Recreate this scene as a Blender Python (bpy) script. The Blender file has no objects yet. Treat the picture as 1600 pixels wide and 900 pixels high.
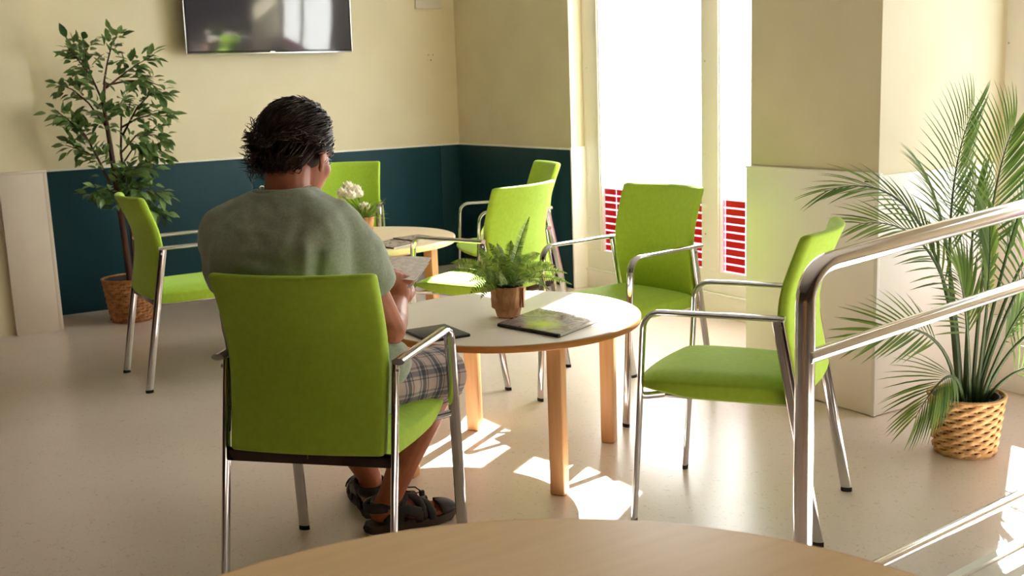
import bpy, bmesh, math, random
import numpy as np
from mathutils import Vector, Matrix, noise
random.seed(7); np.random.seed(7)
SC = bpy.context.scene
COL = SC.collection

# ------------------------------------------------------------------ camera
F_PX, PITCH, ROLL, YAW, HCAM = 1710.3, 10.433, -2.097, 31.697, 1.306
def cam_axes():
    p, r, y = (math.radians(a) for a in (PITCH, ROLL, YAW))
    fw = Vector((math.sin(y)*math.cos(p), math.cos(y)*math.cos(p), -math.sin(p)))
    r0 = Vector((math.cos(y), -math.sin(y), 0)); u0 = r0.cross(fw)
    return r0*math.cos(r)+u0*math.sin(r), u0*math.cos(r)-r0*math.sin(r), fw
R_, U_, F_ = cam_axes()
camd = bpy.data.cameras.new('camera'); cam = bpy.data.objects.new('camera', camd); COL.objects.link(cam)
camd.sensor_width = 36; camd.lens = F_PX/1600*36; camd.clip_start = .05
cam.matrix_world = Matrix(((R_.x, U_.x, -F_.x, 0), (R_.y, U_.y, -F_.y, 0), (R_.z, U_.z, -F_.z, HCAM), (0, 0, 0, 1)))
camd.dof.use_dof = True; camd.dof.focus_distance = 3.1; camd.dof.aperture_fstop = 7.0
SC.camera = cam

# ------------------------------------------------------------------ light
SKY, SUN, EXPO = 3.5, 50.0, 0.28
SC.view_settings.view_transform = 'Standard'; SC.view_settings.look = 'None'
SC.view_settings.gamma = 1; SC.view_settings.use_curve_mapping = False
SC.view_settings.exposure = EXPO
w = bpy.data.worlds.new('world'); SC.world = w; w.use_nodes = True
bg = w.node_tree.nodes['Background']; bg.inputs[0].default_value = (.965, .985, 1.0, 1); bg.inputs[1].default_value = SKY
sd = bpy.data.lights.new('sun', 'SUN'); sd.energy = SUN; sd.angle = math.radians(.55); sd.color = (1, .97, .95)
sun = bpy.data.objects.new('sun', sd); COL.objects.link(sun); sun.location = (6, 6, 5)
sun.rotation_euler = Vector((-.5165, -.3223, -.52)).to_track_quat('-Z', 'Y').to_euler()
SC.cycles.max_bounces = 12; SC.cycles.diffuse_bounces = 8; SC.cycles.glossy_bounces = 5
SC.cycles.transparent_max_bounces = 12; SC.cycles.sample_clamp_indirect = 8
SC.cycles.caustics_reflective = False; SC.cycles.caustics_refractive = False
SC.cycles.use_denoising = True

# ------------------------------------------------------------------ materials
def lin(*c):
    return tuple((x/255/12.92 if x/255 <= .04045 else ((x/255+.055)/1.055)**2.4) for x in c)+(1,)
def newmat(name):
    m = bpy.data.materials.new(name); m.use_nodes = True
    return m, m.node_tree, m.node_tree.nodes['Principled BSDF']
def mat(name, col, rough=.5, metal=0., spec=.5, col2=None, nscale=20, ndetail=4, bump=0, bscale=200, stretch=(1, 1, 1), lo=.35, hi=.65, sheen=0, coat=0):
    m, t, b = newmat(name)
    b.inputs['Base Color'].default_value = lin(*col); b.inputs['Roughness'].default_value = rough
    b.inputs['Metallic'].default_value = metal; b.inputs['Specular IOR Level'].default_value = spec
    if sheen: b.inputs['Sheen Weight'].default_value = sheen
    if coat: b.inputs['Coat Weight'].default_value = coat
    if col2 or bump:
        tc = t.nodes.new('ShaderNodeTexCoord'); mp = t.nodes.new('ShaderNodeMapping'); mp.inputs['Scale'].default_value = stretch
        t.links.new(tc.outputs['Object'], mp.inputs[0])
    if col2:
        n = t.nodes.new('ShaderNodeTexNoise'); n.inputs['Scale'].default_value = nscale; n.inputs['Detail'].default_value = ndetail
        r = t.nodes.new('ShaderNodeValToRGB'); r.color_ramp.elements[0].color = lin(*col); r.color_ramp.elements[1].color = lin(*col2)
        r.color_ramp.elements[0].position = lo; r.color_ramp.elements[1].position = hi
        t.links.new(mp.outputs[0], n.inputs['Vector']); t.links.new(n.outputs[0], r.inputs[0]); t.links.new(r.outputs[0], b.inputs['Base Color'])
    if bump:
        n2 = t.nodes.new('ShaderNodeTexNoise'); n2.inputs['Scale'].default_value = bscale; n2.inputs['Detail'].default_value = 3
        bp = t.nodes.new('ShaderNodeBump'); bp.inputs['Strength'].default_value = bump; bp.inputs['Distance'].default_value = .002
        t.links.new(mp.outputs[0], n2.inputs['Vector']); t.links.new(n2.outputs[0], bp.inputs['Height']); t.links.new(bp.outputs[0], b.inputs['Normal'])
    return m
M = {}
M['wall'] = mat('cream_wall_paint', (224, 213, 182), .6, col2=(219, 207, 175), nscale=3, bump=.25, bscale=160)
M['ceil'] = mat('white_ceiling', (190, 186, 180), .8)
M['brownwall'] = mat('brown_wall_panelling', (84, 62, 48), .6)
M['teal'] = mat('teal_wall_panel', (8, 58, 68), .6, spec=.3, col2=(6, 52, 61), nscale=4, stretch=(1, 1, .2), bump=.1, bscale=90)
M['white_panel'] = mat('white_laminate_panel', (250, 245, 238), .45, col2=(246, 240, 232), nscale=2, bump=.04)
M['tan_panel'] = mat('beige_laminate_panel', (222, 208, 192), .5, col2=(214, 200, 184), nscale=3)
M['trim'] = mat('white_trim_paint', (240, 238, 230), .4)
M['frame'] = mat('white_window_frame', (242, 237, 226), .4)
M['green'] = mat('lime_green_fabric', (174, 210, 66), .75, col2=(167, 203, 60), nscale=60, bump=.15, bscale=900, sheen=.15, spec=.25)
M['chrome'] = mat('chrome', (205, 204, 206), .10, metal=1)
M['rail_steel'] = mat('polished_steel', (242, 240, 240), .12, metal=1)
M['darkchrome'] = mat('dark_chrome', (70, 60, 54), .12, metal=1)
M['steel'] = mat('satin_steel', (205, 205, 208), .2, metal=1)
M['blackcap'] = mat('black_rubber', (18, 18, 18), .6)
M['wood'] = mat('beech_wood', (222, 174, 122), .4, col2=(210, 158, 104), nscale=6, stretch=(8, 8, .6), ndetail=6)
M['woodedge'] = mat('beech_edge_band', (204, 142, 76), .38, col2=(190, 126, 62), nscale=10, stretch=(1, 1, 8))
M['laminate'] = mat('white_tabletop_laminate', (232, 224, 212), .33, col2=(228, 219, 206), nscale=5)
M['maple'] = mat('maple_tabletop', (250, 214, 158), .3, col2=(244, 206, 148), nscale=4, stretch=(1.2, 14, 1), ndetail=8)
M['maple_light'] = mat('pale_maple_tabletop', (222, 202, 172), .35, col2=(214, 193, 160), nscale=4, stretch=(1.2, 14, 1), ndetail=8)
M['pale_edge'] = mat('pale_edge_band', (232, 214, 178), .4)
M['skin'] = mat('tanned_skin', (178, 108, 76), .5, col2=(162, 92, 62), nscale=14, bump=.12, bscale=260)
M['shirt'] = mat('grey_green_jersey', (164, 174, 154), .9, col2=(150, 162, 142), nscale=140, bump=.2, bscale=700, spec=.15, sheen=.2)
M['sandal'] = mat('black_sandal_fabric', (30, 26, 26), .6, col2=(44, 38, 38), nscale=120, bump=.3, bscale=600)
M['sole'] = mat('brown_grey_sole', (74, 60, 50), .7)
M['eye'] = mat('eye_white', (225, 220, 214), .2)
M['iris'] = mat('dark_iris', (40, 26, 18), .2)
M['gold'] = mat('thin_chain_metal', (210, 190, 150), .25, metal=1)
M['bark'] = mat('brown_bark', (84, 44, 26), .7, col2=(60, 30, 18), nscale=12, stretch=(4, 4, .5), bump=.4, bscale=60)
M['soil'] = mat('dark_soil', (28, 22, 18), .9, bump=.6, bscale=80)
M['wicker_a'] = mat('tan_wicker', (220, 178, 124), .6, col2=(192, 146, 92), nscale=30, bump=.3, bscale=120)
M['wicker_b'] = mat('brown_wicker', (196, 136, 82), .6, col2=(156, 102, 58), nscale=30, bump=.3, bscale=120)
M['pulp'] = mat('brown_woodchip_pot', (222, 170, 126), .7, col2=(186, 130, 88), nscale=40, stretch=(1, 1, .5), bump=.6, bscale=120)
M['petal'] = mat('white_petal', (255, 252, 246), .5, col2=(250, 242, 230), nscale=20)
M['yolk'] = mat('yellow_stamen', (226, 190, 80), .6)
M['paper'] = None
M['blackfolder'] = mat('black_cover', (26, 27, 26), .4)
M['tvframe'] = mat('black_gloss_plastic', (24, 24, 28), .2)
M['tvrim'] = mat('silver_rim', (190, 190, 195), .2, metal=1)
M['screen'] = mat('dark_tv_screen', (66, 64, 72), .09, spec=.9)
M['greyplate'] = mat('grey_plastic_plate', (214, 206, 190), .5)
M['darkpanel'] = mat('dark_hollow', (60, 48, 40), .7)
def leafmat(name, c1, c2, trans=.35, rough=.4):
    m, t, b = newmat(name)
    g = t.nodes.new('ShaderNodeObjectInfo'); r = t.nodes.new('ShaderNodeValToRGB'); ge = t.nodes.new('ShaderNodeNewGeometry')
    ad = t.nodes.new('ShaderNodeMath'); ad.operation = 'ADD'; fr = t.nodes.new('ShaderNodeMath'); fr.operation = 'FRACT'
    t.links.new(g.outputs['Random'], ad.inputs[0]); t.links.new(ge.outputs['Random Per Island'], ad.inputs[1]); t.links.new(ad.outputs[0], fr.inputs[0])
    r.color_ramp.elements[0].color = lin(*c1); r.color_ramp.elements[1].color = lin(*c2)
    t.links.new(fr.outputs[0], r.inputs[0]); t.links.new(r.outputs[0], b.inputs['Base Color'])
    b.inputs['Roughness'].default_value = rough
    tr = t.nodes.new('ShaderNodeBsdfTranslucent'); t.links.new(r.outputs[0], tr.inputs[0])
    mx = t.nodes.new('ShaderNodeMixShader'); mx.inputs[0].default_value = trans
    out = t.nodes['Material Output']; t.links.new(b.outputs[0], mx.inputs[1]); t.links.new(tr.outputs[0], mx.inputs[2]); t.links.new(mx.outputs[0], out.inputs[0])
    return m
M['ficus'] = leafmat('ficus_leaf', (66, 100, 50), (132, 162, 96), .25, .35)
M['palm'] = leafmat('palm_leaf', (84, 118, 54), (142, 168, 80), .4, .42)
M['palmstem'] = mat('palm_stem', (52, 74, 38), .5, col2=(70, 92, 48), nscale=8)
M['fern'] = leafmat('fern_leaf', (86, 124, 48), (168, 186, 84), .45, .5)
M['stem'] = mat('green_stem', (62, 84, 40), .6)
def glassmat():
    m, t, b = newmat('window_glass'); out = t.nodes['Material Output']; t.nodes.remove(b)
    tr = t.nodes.new('ShaderNodeBsdfTransparent'); tr.inputs[0].default_value = (.97, .985, .98, 1)
    gl = t.nodes.new('ShaderNodeBsdfGlossy'); gl.inputs['Roughness'].default_value = .02
    mx = t.nodes.new('ShaderNodeMixShader'); mx.inputs[0].default_value = .06
    t.links.new(tr.outputs[0], mx.inputs[1]); t.links.new(gl.outputs[0], mx.inputs[2]); t.links.new(mx.outputs[0], out.inputs[0]); return m
M['glass'] = glassmat()
def filmmat(name, c):
    m, t, b = newmat(name); out = t.nodes['Material Output']
    b.inputs['Base Color'].default_value = lin(*c); b.inputs['Roughness'].default_value = .4
    tr = t.nodes.new('ShaderNodeBsdfTranslucent'); tr.inputs[0].default_value = lin(*c)
    mx = t.nodes.new('ShaderNodeMixShader'); mx.inputs[0].default_value = .5
    t.links.new(b.outputs[0], mx.inputs[1]); t.links.new(tr.outputs[0], mx.inputs[2]); t.links.new(mx.outputs[0], out.inputs[0]); return m
def frostmat():
    m, t, b = newmat('frosted_white_film'); out = t.nodes['Material Output']; t.nodes.remove(b)
    tr = t.nodes.new('ShaderNodeBsdfTranslucent'); tr.inputs[0].default_value = (.95, .95, .94, 1)
    df = t.nodes.new('ShaderNodeBsdfDiffuse'); df.inputs[0].default_value = (.8, .8, .79, 1)
    mx = t.nodes.new('ShaderNodeMixShader'); mx.inputs[0].default_value = .06
    t.links.new(tr.outputs[0], mx.inputs[1]); t.links.new(df.outputs[0], mx.inputs[2]); t.links.new(mx.outputs[0], out.inputs[0]); return m
M['frost'] = frostmat()
M['redfilm'] = filmmat('red_window_film', (196, 30, 32)); M['whitefilm'] = filmmat('pale_window_film', (226, 206, 222))
def floormat():
    m, t, b = newmat('speckled_vinyl_floor')
    tc = t.nodes.new('ShaderNodeTexCoord')
    n1 = t.nodes.new('ShaderNodeTexNoise'); n1.inputs['Scale'].default_value = 1.1; n1.inputs['Detail'].default_value = 5
    r1 = t.nodes.new('ShaderNodeValToRGB'); r1.color_ramp.elements[0].color = lin(208, 191, 178); r1.color_ramp.elements[1].color = lin(220, 204, 192)
    r1.color_ramp.elements[0].position = .35; r1.color_ramp.elements[1].position = .65
    n2 = t.nodes.new('ShaderNodeTexNoise'); n2.inputs['Scale'].default_value = 66; n2.inputs['Detail'].default_value = 3; n2.inputs['Distortion'].default_value = 1.2
    r2 = t.nodes.new('ShaderNodeValToRGB'); r2.color_ramp.elements[0].color = (1, 1, 1, 1); r2.color_ramp.elements[1].color = (.55, .49, .44, 1)
    r2.color_ramp.elements[0].position = .61; r2.color_ramp.elements[1].position = .68
    mx = t.nodes.new('ShaderNodeMix'); mx.data_type = 'RGBA'; mx.blend_type = 'MULTIPLY'; mx.inputs[0].default_value = .5
    for n in (n1, n2): t.links.new(tc.outputs['Object'], n.inputs['Vector'])
    t.links.new(n1.outputs[0], r1.inputs[0]); t.links.new(n2.outputs[0], r2.inputs[0])
    t.links.new(r1.outputs[0], mx.inputs[6]); t.links.new(r2.outputs[0], mx.inputs[7]); t.links.new(mx.outputs[2], b.inputs['Base Color'])
    b.inputs['Roughness'].default_value = .28; b.inputs['Specular IOR Level'].default_value = .6
    n3 = t.nodes.new('ShaderNodeTexNoise'); n3.inputs['Scale'].default_value = 26; n3.inputs['Detail'].default_value = 4
    bp = t.nodes.new('ShaderNodeBump'); bp.inputs['Strength'].default_value = .12; bp.inputs['Distance'].default_value = .002
    t.links.new(tc.outputs['Object'], n3.inputs['Vector']); t.links.new(n3.outputs[0], bp.inputs['Height']); t.links.new(bp.outputs[0], b.inputs['Normal'])
    return m
M['floor'] = floormat()
def plaidmat():
    m, t, b = newmat('plaid_cotton'); L = t.links
    at = t.nodes.new('ShaderNodeAttribute'); at.attribute_name = 'plaid'
    sp = t.nodes.new('ShaderNodeSeparateXYZ'); L.new(at.outputs['Vector'], sp.inputs[0])
    def stripes(src, k, stops):
        mu = t.nodes.new('ShaderNodeMath'); mu.operation = 'MULTIPLY'; mu.inputs[1].default_value = k; L.new(src, mu.inputs[0])
        fr = t.nodes.new('ShaderNodeMath'); fr.operation = 'FRACT'; L.new(mu.outputs[0], fr.inputs[0])
        r = t.nodes.new('ShaderNodeValToRGB'); r.color_ramp.interpolation = 'CONSTANT'; L.new(fr.outputs[0], r.inputs[0])
        cr = r.color_ramp
        cr.elements[0].position = 0; cr.elements[0].color = lin(*stops[0][1]); cr.elements[1].position = stops[1][0]; cr.elements[1].color = lin(*stops[1][1])
        for p, c in stops[2:]:
            e = cr.elements.new(p); e.color = lin(*c)
        return r.outputs[0]
    st = [(0, (214, 202, 196)), (.22, (150, 152, 160)), (.32, (214, 202, 196)), (.40, (122, 126, 136)), (.62, (204, 194, 188)), (.72, (120, 104, 98)), (.76, (214, 202, 196))]
    a = stripes(sp.outputs[0], 15, st); c = stripes(sp.outputs[1], 15, st)
    mx = t.nodes.new('ShaderNodeMix'); mx.data_type = 'RGBA'; mx.blend_type = 'MULTIPLY'; mx.inputs[0].default_value = .85
    L.new(a, mx.inputs[6]); L.new(c, mx.inputs[7]); L.new(mx.outputs[2], b.inputs['Base Color']); b.inputs['Roughness'].default_value = .9
    return m
M['plaid'] = plaidmat()
def hairmat():
    m, t, b = newmat('dark_brown_hair')
    ge = t.nodes.new('ShaderNodeNewGeometry'); r = t.nodes.new('ShaderNodeValToRGB')
    r.color_ramp.elements[0].color = lin(36, 23, 16); r.color_ramp.elements[1].color = lin(64, 43, 31); r.color_ramp.elements[1].position = .94
    e = r.color_ramp.elements.new(.985); e.color = lin(104, 88, 76)
    t.links.new(ge.outputs['Random Per Island'], r.inputs[0]); t.links.new(r.outputs[0], b.inputs['Base Color']); b.inputs['Roughness'].default_value = .5; b.inputs['Specular IOR Level'].default_value = .3
    return m
M['hair'] = hairmat()
def printmat(name, base, dark, rows=60, lime=False):
    """flat print: rows of grey text or a blotchy photo cover"""
    m, t, b = newmat(name); L = t.links
    tc = t.nodes.new('ShaderNodeTexCoord')
    if lime:
        n = t.nodes.new('ShaderNodeTexNoise'); n.inputs['Scale'].default_value = 14; n.inputs['Detail'].default_value = 6; n.inputs['Distortion'].default_value = .8
        L.new(tc.outputs['Object'], n.inputs['Vector'])
        r = t.nodes.new('ShaderNodeValToRGB'); cr = r.color_ramp
        cr.elements[0].position = .3; cr.elements[0].color = lin(54, 44, 38); cr.elements[1].position = .72; cr.elements[1].color = lin(206, 196, 192)
        for p, c in ((.42, (130, 104, 90)), (.5, (160, 148, 144)), (.58, (112, 102, 100))):
            e = cr.elements.new(p); e.color = lin(*c)
        L.new(n.outputs[0], r.inputs[0])
        mp = t.nodes.new('ShaderNodeMapping'); mp.inputs['Location'].default_value = lime; mp.inputs['Scale'].default_value = (14, 11, 0)
        gr = t.nodes.new('ShaderNodeTexGradient'); gr.gradient_type = 'SPHERICAL'
        L.new(tc.outputs['Object'], mp.inputs[0]); L.new(mp.outputs[0], gr.inputs[0])
        mx = t.nodes.new('ShaderNodeMix'); mx.data_type = 'RGBA'; mx.inputs[7].default_value = lin(186, 200, 40)
        L.new(gr.outputs[1], mx.inputs[0]); L.new(r.outputs[0], mx.inputs[6]); L.new(mx.outputs[2], b.inputs['Base Color']); b.inputs['Roughness'].default_value = .25
    else:
        sp = t.nodes.new('ShaderNodeSeparateXYZ'); L.new(tc.outputs['Object'], sp.inputs[0])
        mu = t.nodes.new('ShaderNodeMath'); mu.operation = 'MULTIPLY'; mu.inputs[1].default_value = rows*3; L.new(sp.outputs[1], mu.inputs[0])
        fr = t.nodes.new('ShaderNodeMath'); fr.operation = 'FRACT'; L.new(mu.outputs[0], fr.inputs[0])
        gt = t.nodes.new('ShaderNodeMath'); gt.operation = 'GREATER_THAN'; gt.inputs[1].default_value = .55; L.new(fr.outputs[0], gt.inputs[0])
        n = t.nodes.new('ShaderNodeTexNoise'); n.inputs['Scale'].default_value = 60; L.new(tc.outputs['Object'], n.inputs['Vector'])
        g2 = t.nodes.new('ShaderNodeMath'); g2.operation = 'GREATER_THAN'; g2.inputs[1].default_value = .45; L.new(n.outputs[0], g2.inputs[0])
        mm = t.nodes.new('ShaderNodeMath'); mm.operation = 'MULTIPLY'; L.new(gt.outputs[0], mm.inputs[0]); L.new(g2.outputs[0], mm.inputs[1])
        mx = t.nodes.new('ShaderNodeMix'); mx.data_type = 'RGBA'; mx.inputs[6].default_value = lin(*base); mx.inputs[7].default_value = lin(*dark)
        L.new(mm.outputs[0], mx.inputs[0]); L.new(mx.outputs[2], b.inputs['Base Color']); b.inputs['Roughness'].default_value = .7
    return m
M['paper'] = printmat('printed_page', (244, 236, 228), (212, 202, 194), 60)
M['pages'] = mat('page_edges', (222, 214, 204), .7)
M['cover'] = printmat('magazine_cover', 0, 0, lime=(.6, .45, 0))
M['cover2'] = printmat('magazine_cover_grey', 0, 0, lime=(9, 9, 0))

# ------------------------------------------------------------------ mesh helpers
def mesh(name, v, f, m=None, smooth=True):
    me = bpy.data.meshes.new(name); me.from_pydata([tuple(p) for p in v], [], f); me.update()
    if smooth: me.polygons.foreach_set('use_smooth', [True]*len(me.polygons))
    if m: me.materials.append(m)
    return me
def link(name, me, parent=None):
    o = bpy.data.objects.new(name, me); COL.objects.link(o); o.parent = parent; return o
def tag(o, label=None, cat=None, group=None, kind=None):
    if label: o['label'] = label
    if cat: o['category'] = cat
    if group: o['group'] = group
    if kind: o['kind'] = kind
    return o
def empty(name, loc=(0, 0, 0), rz=0, **k):
    o = bpy.data.objects.new(name, None); COL.objects.link(o); o.location = loc; o.rotation_euler = (0, 0, rz); o.empty_display_size = .1
    return tag(o, **k)
def fix(bm):
    bmesh.ops.recalc_face_normals(bm, faces=bm.faces)
def bm2me(name, bm, m, smooth=True, angle=None):
    me = bpy.data.meshes.new(name); bm.to_mesh(me); bm.free()
    if smooth:
        me.polygons.foreach_set('use_smooth', [True]*len(me.polygons))
        if angle: me.set_sharp_from_angle(angle=math.radians(angle))
    if m: me.materials.append(m)
    return me
def box(name, lo, hi, m, parent=None, bev=.003, seg=2):
    bm = bmesh.new(); bmesh.ops.create_cube(bm, size=1)
    for v in bm.verts: v.co = Vector([lo[i]+(hi[i]-lo[i])*(v.co[i]+.5) for i in range(3)])
    if bev: bmesh.ops.bevel(bm, geom=bm.edges[:], offset=bev, segments=seg, affect='EDGES', profile=.5)
    return link(name, bm2me(name, bm, m, True, 40), parent)
def obox(name, c, size, rz, m, parent=None, bev=.003):
    o = box(name, [-s/2 for s in size], [s/2 for s in size], m, parent, bev); o.location = c; o.rotation_euler = (0, 0, rz); return o
def tube_vf(path, rx, ry=None, side=None, n=12, caps=True, radii=None):
    path = [Vector(p) for p in path]; ry = ry or rx; V = []; Fc = []; N = len(path)
    prev = None
    for i, p in enumerate(path):
        t = (path[min(i+1, N-1)]-path[max(i-1, 0)]).normalized()
        if side is not None: s = Vector(side); s = (s-t*s.dot(t)).normalized()
        else:
            if prev is None:
                s = t.cross(Vector((0, 0, 1)) if abs(t.z) < .9 else Vector((1, 0, 0))).normalized()
            else: s = (prev-t*prev.dot(t)).normalized()
            prev = s
        u = t.cross(s); k = radii[i] if radii else 1
        for j in range(n):
            a = 2*math.pi*j/n; V.append(p+s*(rx*k*math.cos(a))+u*(ry*k*math.sin(a)))
    for i in range(N-1):
        for j in range(n):
            Fc.append((i*n+j, i*n+(j+1) % n, (i+1)*n+(j+1) % n, (i+1)*n+j))
    if caps: Fc.append(tuple(range(n-1, -1, -1))); Fc.append(tuple((N-1)*n+j for j in range(n)))
    return V, Fc
def tube(name, path, rx, m, parent=None, **k):
    v, f = tube_vf(path, rx, **k); me = mesh(name, v, f, m); me.set_sharp_from_angle(angle=math.radians(50)); return link(name, me, parent)
def lathe_vf(prof, n=32, c=(0, 0)):
    V = []; Fc = []
    for r, z in prof:
        for j in range(n):
            a = 2*math.pi*j/n; V.append((c[0]+r*math.cos(a), c[1]+r*math.sin(a), z))
    for i in range(len(prof)-1):
        for j in range(n): Fc.append((i*n+j, i*n+(j+1) % n, (i+1)*n+(j+1) % n, (i+1)*n+j))
    Fc.append(tuple(range(n-1, -1, -1))); Fc.append(tuple((len(prof)-1)*n+j for j in range(n)))
    return V, Fc
def lathe(name, prof, m, parent=None, n=32, c=(0, 0), angle=40):
    v, f = lathe_vf(prof, n, c); me = mesh(name, v, f, m); me.set_sharp_from_angle(angle=math.radians(angle)); return link(name, me, parent)
def join_vf(parts):
    V = []; Fc = []
    for v, f in parts:
        o = len(V); V += list(v); Fc += [tuple(i+o for i in q) for q in f]
    return V, Fc
def bake(name, me, mods, m):
    o = bpy.data.objects.new('tmp', me); COL.objects.link(o)
    for t, kw in mods:
        md = o.modifiers.new(t, t)
        for k, val in kw.items(): setattr(md, k, val)
    bpy.context.view_layer.update()
    dg = bpy.context.evaluated_depsgraph_get(); r = bpy.data.meshes.new_from_object(o.evaluated_get(dg))
    bpy.data.objects.remove(o); r.name = name; r.materials.clear(); r.materials.append(m)
    r.polygons.foreach_set('use_smooth', [True]*len(r.polygons)); return r
def arc(c, r, a0, a1, n, ax1, ax2):
    c = Vector(c); return [c+Vector(ax1)*(r*math.cos(a0+(a1-a0)*i/n))+Vector(ax2)*(r*math.sin(a0+(a1-a0)*i/n)) for i in range(n+1)]
def copy_tree(o, parent=None):
    c = o.copy(); COL.objects.link(c); c.parent = parent
    for ch in o.children: copy_tree(ch, c)
    return c

# ------------------------------------------------------------------ room shell
XB, YB, XL, YF, ZC = 4.03, 7.197, -6.5, -4.5, 3.0
def struct(o): o['kind'] = 'structure'; return o
struct(box('floor', (XL-.2, YF-.2, -.1), (4.20, YB+.2, 0), M['floor'], bev=0))
struct(box('ceiling', (XL-.2, YF-.2, ZC), (4.20, YB+.2, ZC+.1), M['ceil'], bev=0))
struct(box('wall_back', (XL, YB, 0), (4.20, YB+.2, ZC), M['wall'], bev=0))
struct(box('wall_left', (XL-.2, YF, 0), (XL, YB, ZC), M['brownwall'], bev=0))
struct(box('wall_front', (XL, YF-.2, 0), (4.20, YF, ZC), M['brownwall'], bev=0))
WIN_TOP = 2.72
rw = struct(box('wall_right', (XB, 5.744, 0), (4.20, YB, ZC), M['wall'], bev=0))
box('lintel', (4.13, 2.727, WIN_TOP), (4.20, 5.744, ZC), M['wall'], rw, bev=0)
box('lintel', (4.05, YF, 2.30), (4.20, 2.727, ZC), M['wall'], rw, bev=0)
box('wall_pier', (4.0, YF, 0), (4.20, .6, WIN_TOP), M['wall'], rw, bev=0)
# teal wainscot boards with pale cap strip
wb = empty('trim_1'); struct(wb)
for a, b in ((1.04, 2.416), (2.42, 3.856), (3.86, 4.022)):
    box('panel', (a, YB-.012, .0), (b, YB, .895), M['teal'], wb, .0015)
box('panel', (XB-.012, 5.752, 0), (XB, YB-.012, .895), M['teal'], wb, .0015)
box('cap_strip', (1.04, YB-.016, .895), (XB, YB, .906), M['trim'], wb, .001)
box('cap_strip', (XB-.016, 5.745, .895), (XB, YB-.016, .906), M['trim'], wb, .001)
# white cladding on the window return
rt = empty('trim_2'); struct(rt)
box('panel', (XB-.012, 5.730, 0), (4.15, 5.744, .912), M['white_panel'], rt, .0015)
# left pilaster
pl = struct(box('wall_pilaster', (.72, 6.76, 0), (1.04, YB, ZC), M['wall'], bev=0))
pc = empty('trim_3'); struct(pc)
box('panel', (.806, 6.728, 0), (1.056, 6.76, .918), M['tan_panel'], pc, .002)
box('edge_strip', (1.04, 6.727, 0), (1.062, 7.185, .918), M['tan_panel'], pc, .002)
box('cap_strip', (.80, 6.722, .918), (1.062, 6.76, .932), M['tan_panel'], pc, .002)
box('panel', (.1, 7.0, 0), (.72, 7.03, .30), M['tan_panel'], pc, .002)
# column by the windows
cx0, cy0, cy1 = 3.315, 2.742, 3.41
struct(box('wall_column', (cx0, cy0, 0), (4.20, cy1, ZC), M['wall'], bev=0))
cc = empty('trim_4'); struct(cc)
box('panel', (3.30, cy0, .004), (cx0, cy1+.012, .932), M['white_panel'], cc, .002)
box('panel', (3.30, 2.727, .004), (4.0, cy0, .932), M['white_panel'], cc, .002)
box('cap_strip', (3.296, cy0-.018, .932), (cx0, cy1+.014, .940), M['trim'], cc, .001)
box('corner_strip', (3.296, 2.723, .004), (3.312, 2.739, .932), M['trim'], cc, .001)
box('screw_hole', (3.294, 2.75, .905), (3.302, 2.79, .909), M['darkpanel'], cc, 0)

FROST = 2.08
def window(name, X, ya, yb, stiles, base, frame_z, top, film_cols, film=True):
    """window in the plane X, from ya (near) to yb (far)"""
    wn = empty(name); struct(wn); d0, d1 = X, X+.06
    box('base_panel', (X-.01, ya, 0), (d1, yb, base), M['white_panel'], wn, .002)
    box('bottom_rail', (d0, ya, base), (d1, yb, frame_z), M['frame'], wn, .003)
    box('sill_lip', (X-.02, ya, base-.006), (d0, yb, base+.006), M['trim'], wn, .002)
    box('top_rail', (d0, ya, top-.08), (d1, yb, top), M['frame'], wn, .003)
    for a, b in stiles: 
        st = box('stile', (d0, a, frame_z), (d1, b, top-.08), M['frame'], wn, .003)
        for zz in (.45, .9, 1.4, 1.9):
            lathe_o = box('screw_head', (d0-.002, (a+b)/2+.03, zz), (d0+.001, (a+b)/2+.037, zz+.007), M['steel'], st, 0)
    for i in range(len(stiles)-1):
        a, b = stiles[i][1], stiles[i+1][0]
        box('pane', (X+.034, a, frame_z), (X+.038, b, top-.08), M['glass'], wn, 0)
        # glazing bead
        box('glazing_bead', (d0+.006, b-.012, frame_z), (X+.033, b, top-.08), M['trim'], wn, .002)
        if film != 'clear': box('frosted_film', (X+.0300, a, .656), (X+.0306, b-.012, FROST), M['frost'], wn, 0)
        if film:
            fm = box('window_film', (X+.0300, a, frame_z), (X+.0306, b-.012, .656), M['whitefilm'], wn, 0)
            z0 = frame_z+.002; nr = 9; ph = (.652-frame_z)/nr
            edges = [e for e in film_cols[i] if a < e < b-.012]; cols = list(zip([a]+edges, edges+[b-.012]))
            for r in range(nr):
                for u, v in cols:
                    if v-u < .012: continue
                    box('film_block', (X+.0290, u+.004, z0+r*ph+.004), (X+.0299, v-.004, z0+(r+1)*ph-.005), M['redfilm'], fm, 0)
    return wn
cols1 = [[y for y in np.arange(3.67, 4.6, .16)], [y for y in np.arange(4.655, 5.6, .16)]]
window('window_1', 4.13, 3.41, 5.744, [(3.41, 3.52), (4.50, 4.635), (5.588, 5.744)], .124, .25, WIN_TOP, [[3.675, 3.835, 3.995, 4.155, 4.315, 4.474], [4.815, 4.975, 5.135, 5.295, 5.455]])
window('window_2', 4.03, .6, 2.727, [(.6, .7), (1.50, 1.60), (2.635, 2.727)], .30, .36, 2.30, [[], [1.76, 1.92, 2.08, 2.24, 2.40, 2.56]], 'clear')
box('base_board', (4.0, .6, 0), (4.03, 2.727, .30), M['white_panel'], rw, .002)

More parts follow.
